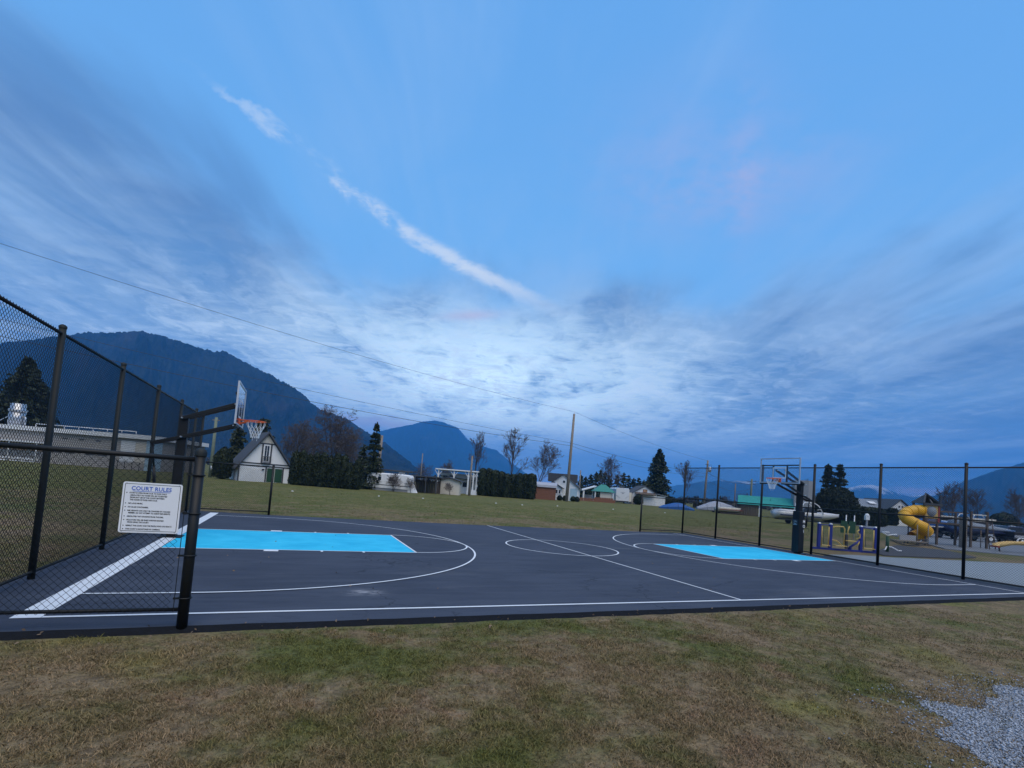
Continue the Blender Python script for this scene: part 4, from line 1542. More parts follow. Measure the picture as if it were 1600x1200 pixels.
sh = place('garden_shed', 700, 72, 'beige garden shed with a low dark gable roof', 'shed')
gable(sh, -1.6, 1.55, 0, 2.6, 1.95, 2.35, 'cream', 'trim', .38)
MB().b2((-1.62, -.02, 0), (-1.5, .01, 1.95)).b2((1.45, -.02, 0), (1.57, .01, 1.95)).build('corner_trim', M['cream'], sh)
bare_tree('bare_shrub', base(703, 70.5), 1.75, 1.2, 35, 'small leafless bush before the beige shed', 4, None, .25, n0=3, r0=.035)
ph = place('porch_house', 716, 80, 'white house with a flat white porch roof on bracketed posts', 'house')
MB().b2((-3.4, 2.4, -.2), (2.6, 8, 3.2)).build('wall', M['white'], ph)
MB().b2((-3.9, -.3, 3.62), (3.2, 8.2, 3.80)).build('roof', M['white'], ph)
for x in (-3.4, -.9, 1.4, 2.2, 2.75):
    q_ = MB().b2((x - .10, -.1, -.1), (x + .10, .1, 3.6)).build('post', M['white'], ph)
    mb = MB()
    for s in (-1, 1):
        mb.bar((x + s * .06, 0, 2.75), (x + s * .62, 0, 3.55), .09, .12, (0, 1, 0))
    mb.build('bracket', M['white'], q_)
for x, z, w, h in ((-2.6, 2.6, .8, .5), (-.1, 1.55, .6, .8), (.7, 1.5, .8, .9), (-1.5, 2.75, .9, .4), (2.0, 1.6, .55, 1.0)):
    window(ph, x, 2.39, z, w, h, 'white')
mb = MB()
mb.prism([(-3.3, 2.62), (2.4, 2.2), (2.4, 2.32), (-3.3, 2.75)], 1.2, 2.3, 'y')
mb.build('awning', M['trim'], ph)
MB().b2((-.45, 2.34, -.1), (.0, 2.39, 1.9)).build('door', M['grey'], ph)
MB().b2((2.0, -.25, -.1), (2.9, .3, .75)).build('step', M['white'], ph)
pole(733, 74, 5.9, .16, .12, 'short grey pole standing between the porch house and the right hedge')
for i in range(9):
    u = 752 + i * 9.6
    h = 4.35 - (.45 if i in (4, 5) else 0) - .04 * i + .12 * math.sin(i * 1.7)
    bush('cedar_column', base(u, 80 + .3 * (i % 2)), [(.5, 0), (.78, .25), (.80, h * .5), (.76, h * .85), (.55, h * .95), (.1, h)], 80 + i,
         'clipped cedar in the dark hedge at the middle of the field edge', 1300, 'cedar', .15, 'shrub', 'cedars of the middle hedge', sx=1.0)
for u, d, h, sp_, sd, lb in ((740, 99, 12.4, .55, 41, 'narrow leafless tree at the left end of the middle hedge'), (797, 99, 13.4, .85, 42, 'tallest leafless tree behind the middle hedge'),
                             (834, 100, 11.6, 1.0, 43, 'forking leafless tree at the right end of the middle hedge'), (956, 126, 11.8, 1.15, 44, 'fan-shaped leafless tree behind the green-roofed gazebo'),
                             (1068, 121, 11.6, .8, 45, 'sparse leafless tree beside the far corner fence post')):
    bare_tree('bare_tree', base(u, d), h, sp_, sd, lb, 6 if d < 110 else 5, 'leafless trees beyond the field', .28, n0=1 if sp_ < 1 else 2, upright=.9, r0=h * .016)
bare_tree('bare_tree', base(690, 130), 7.6, 1.1, 46, 'low leafless tree far behind the porch house', 5, 'leafless trees beyond the field', .25, n0=3)
bare_tree('bare_tree', base(660, 140), 6.6, 1.1, 47, 'faint leafless tree far behind the brown board fence', 5, 'leafless trees beyond the field', .25, n0=3)
pole(656, 120, 8.0, .14, .10, 'thin far pole sticking up behind the board fence')

ws = place('wood_shed', 850, 87, 'red board woodshed with a rounded blue-grey tarp roof', 'shed')
for i in range(7):
    MB().b2((-1.95, g_.uniform(-.02, .02), .02 + i * .31), (1.95, .06, .02 + i * .31 + .285)).build('board', M['redwood'], ws)
MB().b2((-1.9, .07, 0), (1.9, 2.2, 2.15)).build('wall', M['brownwood'], ws)
MB().prism([(-.25, 2.16), (2.4, 2.16), (2.35, 2.55), (1.9, 2.9), (1.05, 3.05), (.3, 2.9), (-.2, 2.55)], -2.15, 2.1, 'x').build('roof', M['tarpgrey'], ws)
wh = place('white_house', 878, 93, 'white gabled house right behind the tall wooden pole', 'house', -.18)
gable(wh, -2.9, 2.9, 0, 7, 2.5, 4.75, 'white', 'darkroof', .35)
o_ = MB()
o_.prism([(-3.3, 0), (-.05, 0), (-.05, 2.2), (-1.6, 3.1), (-3.3, 2.1)], -2.2, -.01, 'y')
o_.build('porch_wall', M['white'], wh)
for (xa, za), (xb, zb) in (((-1.6, 3.13), (-3.7, 1.9)), ((-1.6, 3.13), (.35, 2.05))):
    mb = MB()
    mb.bar((xa, -2.5, za), (xb, -2.5, zb), .02, .12, (0, 1, 0))
    mb.prism([(xa, za), (xb, zb), (xb, zb + .12), (xa, za + .15)], -2.5, -.3, 'y')
    mb.build('porch_roof', M['trim'], wh)
MB().b2((-3.2, 3.0, 3.4), (2.3, 6.5, 5.0)).build('dormer', M['darkroof'], wh)
for x, z, w, h in ((-.9, 1.55, .42, .75), (-.35, 1.55, .42, .75)):
    window(wh, x, -2.21, z, w, h, 'white', nz=2)
window(wh, .15, -.01, 3.45, .55, .55, 'white')
MB().b2((1.4, -.06, 0), (2.7, -.0, 2.3)).build('side_panel', M['lblue'], wh)
MB().b2((-1.9, -2.24, 1.2), (-1.6, -2.2, 1.95)).build('door', M['trim'], wh)
for i, (x, r_) in enumerate(((-.2, .45), (.7, .4), (2.2, .5), (2.9, .42))):
    pp = wh.location + Matrix.Rotation(-YAW - .18, 3, 'Z') @ Vector((x, -3.0, 0))
    bush('low_shrub', pp, [(.15, 0), (r_, .15), (r_ * 1.1, .45), (r_ * .7, .8), (.05, .95)], 120 + i, ['leftmost', 'second from left', 'second from right', 'rightmost'][i] + ' small dark rounded shrub before the white gabled house', 500, 'shrub', .1, 'shrub', 'shrubs before the white house')
mp = pole(885, 86, 15.1, .30, .19, 'tall wooden utility pole carrying the wires, in the middle of the field edge', lean=(.25, 0))
MB().tube([(.25, 0, 15.0), (.25, 0, 15.5)], .05, 8).build('insulator', M['alu'], mp)
MB().tube([(.0, -.2, 9.9), (.0, -.5, 9.9), (0, -.5, 10.2)], .04, 6).build('bracket', M['trim'], mp)
pole(904, 104, 6.3, .15, .11, 'short thin pole right of the white gabled house')

# gazebo, carport and low fence
gz = place('gazebo', 941, 108, 'green hip-roofed gazebo with pale walls beside the white trailer', 'gazebo')
mb = MB()
mb.add([(-2.3, -1.9, 2.2), (2.3, -1.9, 2.2), (2.3, 2.2, 2.2), (-2.3, 2.2, 2.2), (-.5, .15, 3.75), (.5, .15, 3.75)], [(0, 1, 5, 4), (1, 2, 5), (2, 3, 4, 5), (3, 0, 4), (3, 2, 1, 0)])
mb.build('roof', M['greenroof'], gz)
for x in (-1.9, 1.9):
    for y in (-1.6, 1.8):
        MB().b2((x - .1, y - .1, 0), (x + .1, y + .1, 2.19)).build('post', M['white'], gz)
MB().b2((-.8, -1.4, .7), (1.7, -1.3, 2.1)).build('wall', M['cream'], gz)
for i in range(8):
    MB().b2((-1.95 + i * .49, -1.75, .0), (-1.95 + i * .49 + .45, -1.69, .95)).build('board', M['redwood'], gz)
cw = place('white_carport', 919, 110, 'open white-framed gable carport left of the green gazebo', 'carport')
MB().prism([(-1.5, 2.1), (1.6, 3.2), (1.6, 3.4), (-1.6, 2.3)], -.3, 4, 'y').build('roof', M['white'], cw)
for x in (-1.1, 1.3):
    MB().b2((x - .16, -.1, 0), (x + .16, .1, 2.2 + (x > 0) * .9)).build('post', M['white'], cw)
MB().b2((-.85, 2.0, 0), (1.1, 2.1, 1.3)).build('back_wall', M['grey'], cw)
lf = place('low_wood_fence', 932, 104, 'low reddish brown picket fence below the green gazebo', 'fence')
for i in range(26):
    MB().b2((-3.9 + i * .30, 0, -.05), (-3.9 + i * .30 + .26, .04, .62 + .05 * (i % 3))).build('picket', M['redwood'], lf)
MB().b2((-3.95, .045, .35), (3.95, .09, .45)).build('rail', M['redwood'], lf)

tv = place('travel_trailer', 972, 109, 'white travel trailer seen end-on beside the green gazebo', 'trailer')
rings = []
for y, k in ((0, .0), (.35, .35), (.9, .5), (6.5, .5)):
    w_, zt = 1.15 + k * .1 if y else 1.12, 3.25 + (k * .2)
    rings.append([(-w_ - .3, y, .55), (w_ + .3, y, .55), (w_ + .3, y, zt - .3), (w_ + .15, y, zt), (-w_ - .15, y, zt), (-w_ - .3, y, zt - .3)])
MB().loft(rings, False).build('body', M['carwhite'], tv)
MB().b2((1.62, 1.2, .5), (2.25, 5, 2.5)).build('slide_out', M['cream'], tv)
mb = MB()
for s in (-1, 1):
    mb.bar((s * 1.35, -.02, 1.75), (s * .55, -.02, 1.1), .02, .07, (0, 1, 0))
mb.build('chevron', M['trim'], tv)
MB().b2((-.5, -.025, 2.35), (.5, -.01, 2.42)).b2((-.2, -.025, 2.1), (.25, -.01, 2.26)).build('lettering_mark', M['grey'], tv)
MB().b2((-1.35, .1, .25), (1.35, 6, .54)).build('chassis', M['ink'], tv)
for s in (-1, 1):
    MB().tube([(s * 1.1 - .1, 3.2, .34), (s * 1.1 + .1, 3.2, .34)], .34, 14).build('wheel', M['rubber'], tv)
MB().b2((-.5, 1, 3.46), (.5, 2, 3.75)).build('roof_unit', M['trim'], tv)

gh = place('gable_house', 1010, 112, 'low white gabled house with a brown porch roof before the big spruce', 'house')
gable(gh, -3.3, 2.2, 0, 7, 2.5, 4.15, 'white', 'darkroof', .3)
MB().b2((2.2, .3, 0), (4.2, 5, 2.2)).build('wing', M['white'], gh)
MB().prism([(1.9, 2.62), (4.6, 2.2), (4.6, 2.32), (1.9, 2.78)], .0, 5.2, 'y').build('wing_roof', M['greyroof'], gh)
MB().prism([(-1.2, 2.25), (-.01, 2.65), (-.01, 2.78), (-1.25, 2.38)], -2.7, 1.7, 'x').build('porch_roof', M['brownwood'], gh)
window(gh, -.5, -.01, 3.15, .8, .55, 'redwood', 'orangewall', 2)
MB().b2((1.5, -1.6, 0), (1.75, -1.3, 1.05)).build('gate_post', M['white'], gh)
bush('low_shrub', base(997, 110.5), [(.3, 0), (1.0, .3), (1.1, 1.0), (.7, 1.9), (.05, 2.4)], 130, 'dark leaning bush between the trailer and the low gabled house', 1200, 'shrub', .16)
conifer('conifer_tree', base(1025, 126), 13.9, 5.0, 26, 'big symmetrical spruce behind the low gabled house', 9500, 'conifer', .02, None, .22, .72, .30)
for i, (u, d, h) in enumerate(((906, 165, 7.2), (913, 160, 6.6), (921, 166, 7.8), (929, 158, 8.4), (936, 163, 9.4), (943, 168, 9.0), (950, 160, 7.6), (962, 165, 8.2), (972, 160, 8.8), (980, 168, 8.4), (988, 162, 7.4), (996, 166, 7.8), (1004, 170, 7.2))):
    conifer('conifer_tree', base(u, d), h, h * .30, 140 + i, ['leftmost', 'second', 'third', 'fourth', 'fifth and tallest', 'sixth', 'seventh', 'eighth', 'ninth', 'tenth', 'eleventh', 'twelfth', 'rightmost'][i] + ' dark conifer, counted from the left, in the clump behind the gazebo', 900, 'conifer', .0, 'conifers behind the gazebo', .35, .6, .34)
hd = base(1052, 118)
bush('hedge', hd, [(.6, 0), (.9, .3), (.9, 1.2), (.7, 1.75), (.1, 1.9)], 150, 'long low dark hedge behind the blue tarpaulin', 2200, 'cedar', .18, 'shrub', None, -YAW, 3.0, 1.0)

# covered boats and the teal-roofed shed
def cover(name, u, d, L, Hh, Wd, mat, label, seed, rz=0.0, peak=.35, z0=.0):
    g_ = random.Random(seed)
    o = place(name, u, d, label, 'boat', rz, 'covered boats on the grass')
    rings = []
    for i in range(11):
        t = i / 10
        x = -L / 2 + L * t
        hh = Hh * (math.sin(math.pi * min(1, max(0, t * .92 + .04))) ** .55) * (1 + .35 * math.exp(-((t - peak) / .16) ** 2)) / 1.25 * g_.uniform(.93, 1.07)
        w_ = Wd / 2 * (math.sin(math.pi * (t * .9 + .05)) ** .5)
        rings.append([(x, -w_, z0), (x, -w_ * 1.02, z0 + hh * .45), (x, -w_ * .55, z0 + hh * .86), (x, 0, z0 + hh), (x, w_ * .55, z0 + hh * .86), (x, w_ * 1.02, z0 + hh * .45), (x, w_, z0)])
    MB().loft(rings, False).build('cover', M[mat], o)
    for s in (-.3, .05, .33):
        i = int((s + .5) * 10)
        MB().tube([Vector(p) * 1.01 for p in rings[i]], .025, 4).build('strap', M['trim'], o, fix=False)
    return o


cover('covered_boat', 1057, 92, 6.3, 1.25, 2.4, 'tarpblue', 'low boat under a bright blue tarpaulin before the hedge', 3, 0, .55)
cv = cover('covered_boat', 1122, 93, 8.0, 1.75, 2.5, 'tarpgrey', 'large boat under a silver tarpaulin left of the teal shed', 4, 0, .4, .35)
mb = MB()
mb.bar((-3.6, 0, .3), (3.8, 0, .3), .1)
for x in (-.5, .6):
    for s in (-1, 1):
        mb.tube([(x, s * .95 - .1, .3), (x, s * .95 + .1, .3)], .3, 10)
mb.build('trailer', M['trim'], cv, fix=False)


def hull(root, L, Wd, z0, z1, mat, name='hull', deck=None):
    """pointed planing hull, bow towards +x"""
    rings = []
    for i in range(13):
        t = i / 12
        x = -L / 2 + L * t
        k = max(.02, (1 - max(0, (t - .45) / .55) ** 2.1))
        w_ = Wd / 2 * k
        keel = z0 + (z1 - z0) * (.0 + .75 * max(0, (t - .55) / .45) ** 2.2)
        sh_ = z1 + .12 * (z1 - z0) * t
        ch = keel + (sh_ - keel) * .38
        rings.append([(x, 0, keel), (x, w_ * .8, ch), (x, w_, sh_), (x, w_ * .86, sh_ + .05), (x, 0, sh_ + .08), (x, -w_ * .86, sh_ + .05), (x, -w_, sh_), (x, -w_ * .8, ch)])
    return MB().loft(rings).build(name, M[mat], root)


hb = place('cream_boat', 1143, 88, 'uncovered cream boat hull lying before the silver-covered boat', 'boat')
hull(hb, 5.6, 2.1, .25, 1.05, 'hullcream')
MB().b2((-2.5, -1.06, .72), (1.5, -1.03, .80)).build('stripe', M['red'], hb)
mb = MB()
mb.b2((-2.2, -.5, 0), (2.0, -.4, .25)).b2((-2.2, .4, 0), (2.0, .5, .25))
mb.build('skid', M['brownwood'], hb)
MB().b2((2.35, -.3, .2), (2.6, .3, .75)).build('outboard', M['white'], hb)

ts = place('teal_shed', 1196, 88, 'grey shed with a teal metal roof behind the right hoop', 'shed', -.42)
gable(ts, -4.2, 4.0, -2.6, 2.6, 2.05, 3.35, 'grey', 'tealroof', .35, 'x', .1)
mb = MB()
for s in (-1, 1):
    mb.bar((4.38, s * 2.98, 1.96), (4.38, 0, 3.52), .06, .22, (1, 0, 0))
mb.build('fascia', M['white'], ts)
for i in range(11):
    MB().b2((-4.15 + i * .26, -2.66, .0), (-4.15 + i * .26 + .235, -2.61, 1.9)).build('board', M['brownwood'], ts)
MB().b2((-1.2, -2.65, 0), (-.85, -2.61, 2.0)).build('corner_trim', M['white'], ts)
MB().lathe([(.02, 0), (.3, .0), (.3, .05), (.02, .06)], n=14).build('vent', M['white'], ts)
v_ = ts.children[-1]
v_.location = (4.02, .2, 2.45)
v_.rotation_euler = (0, math.pi / 2, 0)
MB().tube([(.6, -1.3, 2.7), (.6, -1.3, 3.2)], .06, 8).build('roof_pipe', M['greenroof'], ts)

# ski boat on its trailer
sb = place('ski_boat', 1259, 60, 'white ski boat with an arched tower on a trailer behind the right hoop', 'boat', -.12)
hull(sb, 7.3, 2.4, .62, 1.42, 'hull')
MB().b2((-3.4, -1.215, .98), (1.2, -1.185, 1.12)).build('stripe', M['hulldark'], sb)
mb = MB()
mb.prism([(-.9, 1.5), (-.2, 1.5), (.9, 1.48), (.25, 2.02), (-.6, 2.05)], -.95, .95, 'y')
mb.build('windscreen', M['glassdark'], sb)
for s in (-1, 1):
    MB().tube([(-1.0, s * 1.05, 1.45), (-.8, s * 1.0, 2.55), (-.5, s * .9, 2.72), (.5, s * .9, 2.66), (.95, s * .95, 2.35), (1.45, s * 1.02, 1.48)], .055, 8).build('tower_leg', M['white'], sb, fix=False)
for x, z in ((-.5, 2.72), (.5, 2.66)):
    MB().tube([(x, -.9, z), (x, .9, z)], .05, 8).build('tower_bar', M['white'], sb, fix=False)
MB().bar((.75, -1.0, 1.9), (1.15, -1.0, 2.0), .05).build('tower_brace', M['white'], sb)
MB().loft([[(x, -w_, 1.50), (x, w_, 1.50), (x, w_ * .8, 1.50 + h_), (x, -w_ * .8, 1.50 + h_)] for x, w_, h_ in ((-3.5, .9, .12), (-2.6, 1.0, .22), (-1.4, 1.0, .2), (-1.1, .95, .1))]).build('engine_cover', M['hull'], sb)
MB().loft([[(x, -w_, 1.50), (x, w_, 1.50), (x, w_ * .7, 1.50 + h_), (x, -w_ * .7, 1.50 + h_)] for x, w_, h_ in ((.9, .9, .12), (1.8, .75, .16), (2.8, .45, .12), (3.4, .12, .06))]).build('foredeck', M['hull'], sb)
tr_ = MB()
for s in (-1, 1):
    tr_.bar((-3.3, s * .7, .52), (2.3, s * .55, .50), .10, .14)
    tr_.bar((2.3, s * .55, .50), (3.9, 0, .48), .08, .1)
tr_.bar((3.9, 0, .48), (4.4, 0, .48), .1)
tr_.bar((4.1, 0, -.02), (4.1, 0, .48), .07)
trl = tr_.build('trailer', M['trim'], sb)
for x in (-1.6, -.75):
    for s in (-1, 1):
        w_ = MB().tube([(x, s * .98 - .1, .33), (x, s * .98 + .1, .33)], .33, 16).build('wheel', M['rubber'], sb)
        MB().tube([(x, s * 1.085 - .01, .33), (x, s * 1.085 + .01, .33)], .17, 12).build('hub', M['alu'], w_)
conifer('conifer_tree', base(1291, 97), 10.9, 2.5, 27, 'left of two dark pointed conifers behind the ski boat', 3600, 'conifer', .0, None, .22, .6, .26)
conifer('conifer_tree', base(1309, 95), 11.0, 2.5, 28, 'right of two dark pointed conifers behind the ski boat', 3600, 'conifer', .0, None, .22, .6, .26)
bush('round_bush', base(1305, 86), [(1.6, 0), (3.0, .8), (3.4, 2.4), (3.1, 4.0), (2.1, 5.3), (.9, 5.95), (.05, 6.1)], 151, 'huge dome-shaped dark bush before the two conifers', 6500, 'cedar', .22, 'shrub')
bare_tree('bare_tree', base(1262, 100), 8.0, .9, 48, 'thin leafless tree between the teal shed and the two conifers', 5, 'leafless trees beyond the field', .25, n0=2)
bare_tree('bare_tree', base(1163, 140), 5.2, 1.2, 49, 'bushy brown leafless tree far beyond the teal shed', 5, 'leafless trees beyond the field', .2, n0=4)
bare_tree('bare_tree', base(1132, 150), 4.2, 1.2, 50, 'low brown leafless scrub beyond the silver-covered boat', 5, 'leafless trees beyond the field', .2, n0=4)
tp_ = pole(1099, 104, 10.4, .24, .17, 'utility pole with a round transformer left of the right hoop', lean=(.35, 0))
MB().tube([(.72, -.3, 8.0), (.72, -.3, 9.0)], .30, 12).build('transformer', M['alu'], tp_)
MB().tube([(.25, -.2, 9.1), (.9, -.3, 9.6), (1.15, -.3, 8.6), (.8, -.3, 7.9)], .03, 5).build('jumper_cable', M['trim'], tp_, fix=False)
MB().bar((-.2, -.25, 9.5), (.5, -.25, 9.5), .1, .1).build('bracket', M['trim'], tp_)
p_ = pole(1147, 128, 7.0, .17, .13, 'plain short utility pole between the transformer pole and twin pole', 'polewood')
p_ = pole(1172, 138, 9.0, .30, .24, 'dark far pole with crossarms seen left of the right backboard', 'polegreen')
for z in (7.7, 8.5):
    MB().bar((-1.4, 0, z - .2), (1.3, 0, z), .12, .14).build('crossarm', M['trim'], p_)
lr = place('long_roof', 1112, 130, 'long low dark open shelter far behind the silver-covered boat', 'shelter')
MB().b2((-4, 0, 2.2), (4, 4, 2.6)).build('roof', M['trim'], lr)
for i in range(6):
    MB().b2((-3.9 + i * 1.54, 0, 0), (-3.75 + i * 1.54, .15, 2.19)).build('post', M['trim'], lr)
MB().b2((-3.8, 3, 0), (3.8, 3.1, 1.4)).build('back_wall', M['brownwood'], lr)

# ------------------------------------------------------------------ right-hand side: yard, playground
def sheet(name, pts, z, mat, label, seg=.6):
    mb = MB()
    g_ = random.Random(len(pts))
    d2 = [(x + g_.uniform(-.06, .06), y + g_.uniform(-.06, .06)) for x, y in dense(pts, seg)]
    mb.v = [(x, y, z) for x, y in d2] + [(x, y, z - .12) for x, y in d2]
    n = len(d2)
    mb.f = [tuple(range(n))] + [(i, n + i, n + (i + 1) % n, (i + 1) % n) for i in range(n)]
    mb.sm = [False] * len(mb.f)
    o = mb.build(name, mat)
    return tag(o, label, kind='structure')


M['path'] = plain('pale_path', (.22, .25, .27), .9, .14, 1.2, bmp=.4, bscale=40)
M['mat'] = plain('rubber_mulch', (.055, .055, .06), .95, .3, 3, bmp=.6, bscale=30)
M['yard'] = plain('yard_gravel', (.155, .165, .18), .95, .35, .8, bmp=.5, bscale=25)
sheet('path', [(23.75, -13), (23.6, -.1), (25.9, .05), (27.7, -.4), (32.3, -.95), (36.7, -1.5), (60, -4.2), (60, -14)], .012, M['path'], 'pale paved path along the outside of the right fence')
sheet('play_surface', [(28.4, .25), (33.6, -.1), (37, .5), (40.2, 3.4), (38.9, 5.6), (34, 3.4), (30, 1.6)], .016, M['mat'], 'dark loose play surface beside the path')
sheet('yard', [(50, 10.4), (42.3, 4.5), (45.4, 1.9), (72, -3.5), (110, 4), (130, 46), (92, 44), (80, 33), (62, 20)], .014, M['yard'], 'grey gravel yard with parked trailers')

# row of outdoor exercise frames
ex = place('exercise_station', 1320, 24.6, 'row of blue and yellow outdoor exercise frames beyond the right fence', 'exercise equipment')
MB().b2((-1.62, -.06, .0), (1.66, .06, .09)).build('base_beam', M['blue'], ex)
for x in (-1.30, -.74, .76, 1.46):
    o = MB().b2((x - .065, -.065, .09), (x + .065, .065, 1.24)).build('upright', M['blue'], ex, .01)
    MB().lathe([(.075, 1.24), (.07, 1.28), (.001, 1.31)], (x, 0, 0), 10).build('cap', M['alu'], o, fix=False)
for x0, x1 in ((-1.30, -.74), (.76, 1.46)):
    MB().tube([(x0, 0, 1.20), (x1, 0, 1.20)], .022, 8).build('top_bar', M['blue'], ex, fix=False)
    for x in (x0 + .11, x1 - .11):
        MB().tube([(x, -.05, 1.12), (x, -.05, .22)], .026, 8).build('swing_arm', M['lyellow'], ex, fix=False)
    MB().b2((x0 + .08, -.16, .19), (x1 - .08, .05, .225)).build('footboard', M['lyellow'], ex)
    MB().bar((x0 + .17, .03, 1.1), (x0 + .28, .03, .28), .02).build('strut', M['trim'], ex)
MB().tube([(-.70, 0, 1.02), (-.60, -.02, 1.14), (-.40, -.02, 1.17), (-.12, -.02, 1.17), (-.06, -.02, 1.05), (-.08, -.02, .30)], .028, 8).build('grab_bar', M['lyellow'], ex, fix=False)
MB().tube([(.16, -.02, 1.22), (.10, -.02, 1.0), (.10, -.02, .32)], .026, 8).build('grab_bar', M['lyellow'], ex, fix=False)
MB().tube([(-.70, -.04, .50), (-.45, -.05, .47), (-.22, -.05, .28)], .026, 8).build('pedal_arm', M['lyellow'], ex, fix=False)
MB().b2((-.58, -.2, .22), (-.02, .1, .26)).build('footboard', M['lyellow'], ex)
MB().b2((-.02, -.10, .12), (.07, .0, .82)).build('column', M['trim'], ex)
MB().b2((-.05, -.16, .50), (.44, .06, .54)).build('seat', M['lyellow'], ex)
MB().tube([(.15, 0, .12), (.72, 0, .58)], .05, 8).build('slanted_beam', M['blue'], ex, fix=False)
MB().b2((.24, -.05, .09), (.30, .05, .26)).build('support', M['blue'], ex)
MB().tube([(.64, -.04, 1.08), (.54, -.04, 1.02), (.56, -.04, .92), (.68, -.04, .86), (.68, -.04, .70), (.52, -.04, .64)], .026, 8).build('handle', M['lyellow'], ex, fix=False)
MB().tube([(.66, -.04, .52), (.62, -.04, .36), (.50, -.04, .26)], .024, 8).build('handle', M['lyellow'], ex, fix=False)
gs = place('bicycle_station', 1386, 26.0, 'green post exercise bicycle with white handles and footrests', 'exercise equipment')
MB().tube([(0, 0, -.05), (0, 0, .85)], .075, 10).build('post', M['dkgreen'], gs)
MB().tube([(-.32, -.05, 1.06), (-.22, -.05, .98), (0, -.02, .90), (.22, -.05, .96), (.42, -.05, .98)], .028, 8).build('handlebar', M['white'], gs, fix=False)
MB().box((-.08, 0, 1.06), (.26, .16, .05)).build('seat', M['white'], gs, .015)
for s, x in ((-1, -.12), (1, .3)):
    MB().tube([(0, 0, .34), (x * .7, -.06, .30), (x * 1.6, -.12, .16), (x * 2.1, -.14, .17)], .03, 8).build('pedal_arm', M['white'], gs, fix=False)
gb = place('notice_board', 1324, 33.5, 'dark green double notice board behind the exercise frames', 'notice board')
for x in (-.26, .27):
    MB().b2((x - .22, -.03, .55), (x + .22, .03, 1.35)).build('panel', M['dkgreen'], gb)
for x in (-.1, .45):
    MB().tube([(x, .06, -.05), (x, .06, 1.75)], .035, 8).build('post', M['alu'], gb)
bx_ = place('white_post_box', 1354, 75, 'small white post box before the dark hedge', 'box')
MB().b2((-.28, -.2, 1.05), (.28, .2, 1.7)).lathe([(.3, 1.7), (.2, 1.95), (.01, 2.0)]).build('box', M['white'], bx_)
MB().b2((-.1, -.1, -.05), (.1, .1, 1.04)).build('post', M['grey'], bx_)
hd = base(1354, 80)
bush('hedge', hd, [(.7, 0), (1.0, .3), (1.0, 2.2), (.8, 2.8), (.1, 3.0)], 152, 'long dark hedge between the dome bush and the grey-roofed house', 3500, 'cedar', .2, 'shrub', None, -YAW, 3.2, 1.0)

# grey-roofed house
h3 = place('grey_roof_house', 1406, 104, 'pale house with a grey gabled roof behind the yellow slide', 'house', .1)
gable(h3, -3.2, 3.0, 0, 9, 3.0, 5.3, 'white', 'trim', .35)
MB().b2((-8.6, 1.5, 0), (-3.21, 9, 2.7)).build('wing', M['lblue'], h3)
MB().prism([(1.0, 2.75), (5.4, 4.9), (9.6, 2.75), (9.6, 2.9), (5.4, 5.12), (1.0, 2.9)], -8.9, -.6, 'x').build('wing_roof', M['greyroof'], h3)
MB().prism([(3.0, 4.15), (3.9, 4.58), (3.9, 4.68), (3.0, 4.25)], -4.3, -2.7, 'x').build('skylight', M['white'], h3)
for x, z in ((-.35, 3.9), (.35, 3.9), (-.1, 3.2)):
    window(h3, x, -.01, z, .5, .55, 'white')
window(h3, -4.5, 1.49, 1.6, .9, 1.2)
window(h3, -6.8, 1.49, 1.6, .9, 1.2)
bush('box_hedge', base(1394, 101), [(.5, 0), (.95, .2), (1.0, 1.5), (.95, 3.0), (.6, 3.4), (.1, 3.45)], 153, 'dark square-cut hedge before the gable of the grey-roofed house', 2000, 'cedar', .2, 'shrub')

# play tower with the yellow tube slide
pt = place('play_tower', 1444, 38, 'wooden play tower with a twisting yellow tube slide', 'playground')
for x in (-.5, .5):
    for y in (-.5, .5):
        MB().b2((x - .06, y - .06, -.05), (x + .06, y + .06, 3.05)).build('post', M['brownwood'], pt)
mb = MB()
mb.add([(-.66, -.66, 3.05), (.66, -.66, 3.05), (.66, .66, 3.05), (-.66, .66, 3.05), (0, 0, 3.80)], [(1, 2, 4), (3, 0, 4), (2, 3, 4)])
mb.bar((-.66, -.66, 3.05), (0, 0, 3.82), .10).bar((.66, -.66, 3.05), (0, 0, 3.82), .10).bar((-.70, -.68, 3.0), (.70, -.68, 3.0), .12, .16)
mb.bar((0, -.6, 3.05), (0, -.36, 3.36), .09)
mb.build('roof', M['trim'], pt)
MB().b2((-.57, -.57, 1.55), (.57, .57, 1.68)).build('deck', M['brownwood'], pt)
o = MB().b2((-.50, -.62, 1.98), (.44, -.57, 2.92)).build('panel', M['tan'], pt)
MB().lathe([(.001, .16), (.2, .13), (.34, .05), (.38, 0)], n=18).build('bubble', M['greyroof'], o)
bb = o.children[0]
bb.location = (-.03, -.62, 2.48)
bb.rotation_euler = (math.pi / 2, 0, 0)
MB().b2((.46, -.64, 1.7), (.56, -.52, 2.95)).build('corner_post', M['red'], pt)
for i in range(3):
    MB().b2((-.50, -.61, 1.70 + i * .09), (.44, -.58, 1.77 + i * .09)).build('slat', M['brownwood'], pt)
path_ = [(-.55, -.35, 2.50), (-1.1, -.38, 2.47), (-1.7, -.45, 2.30), (-2.15, -.75, 2.06), (-2.3, -1.2, 1.78), (-2.05, -1.62, 1.50), (-1.55, -1.75, 1.25), (-1.15, -1.55, 1.02), (-1.08, -1.2, .82), (-1.4, -1.0, .62), (-1.8, -1.05, .50)]
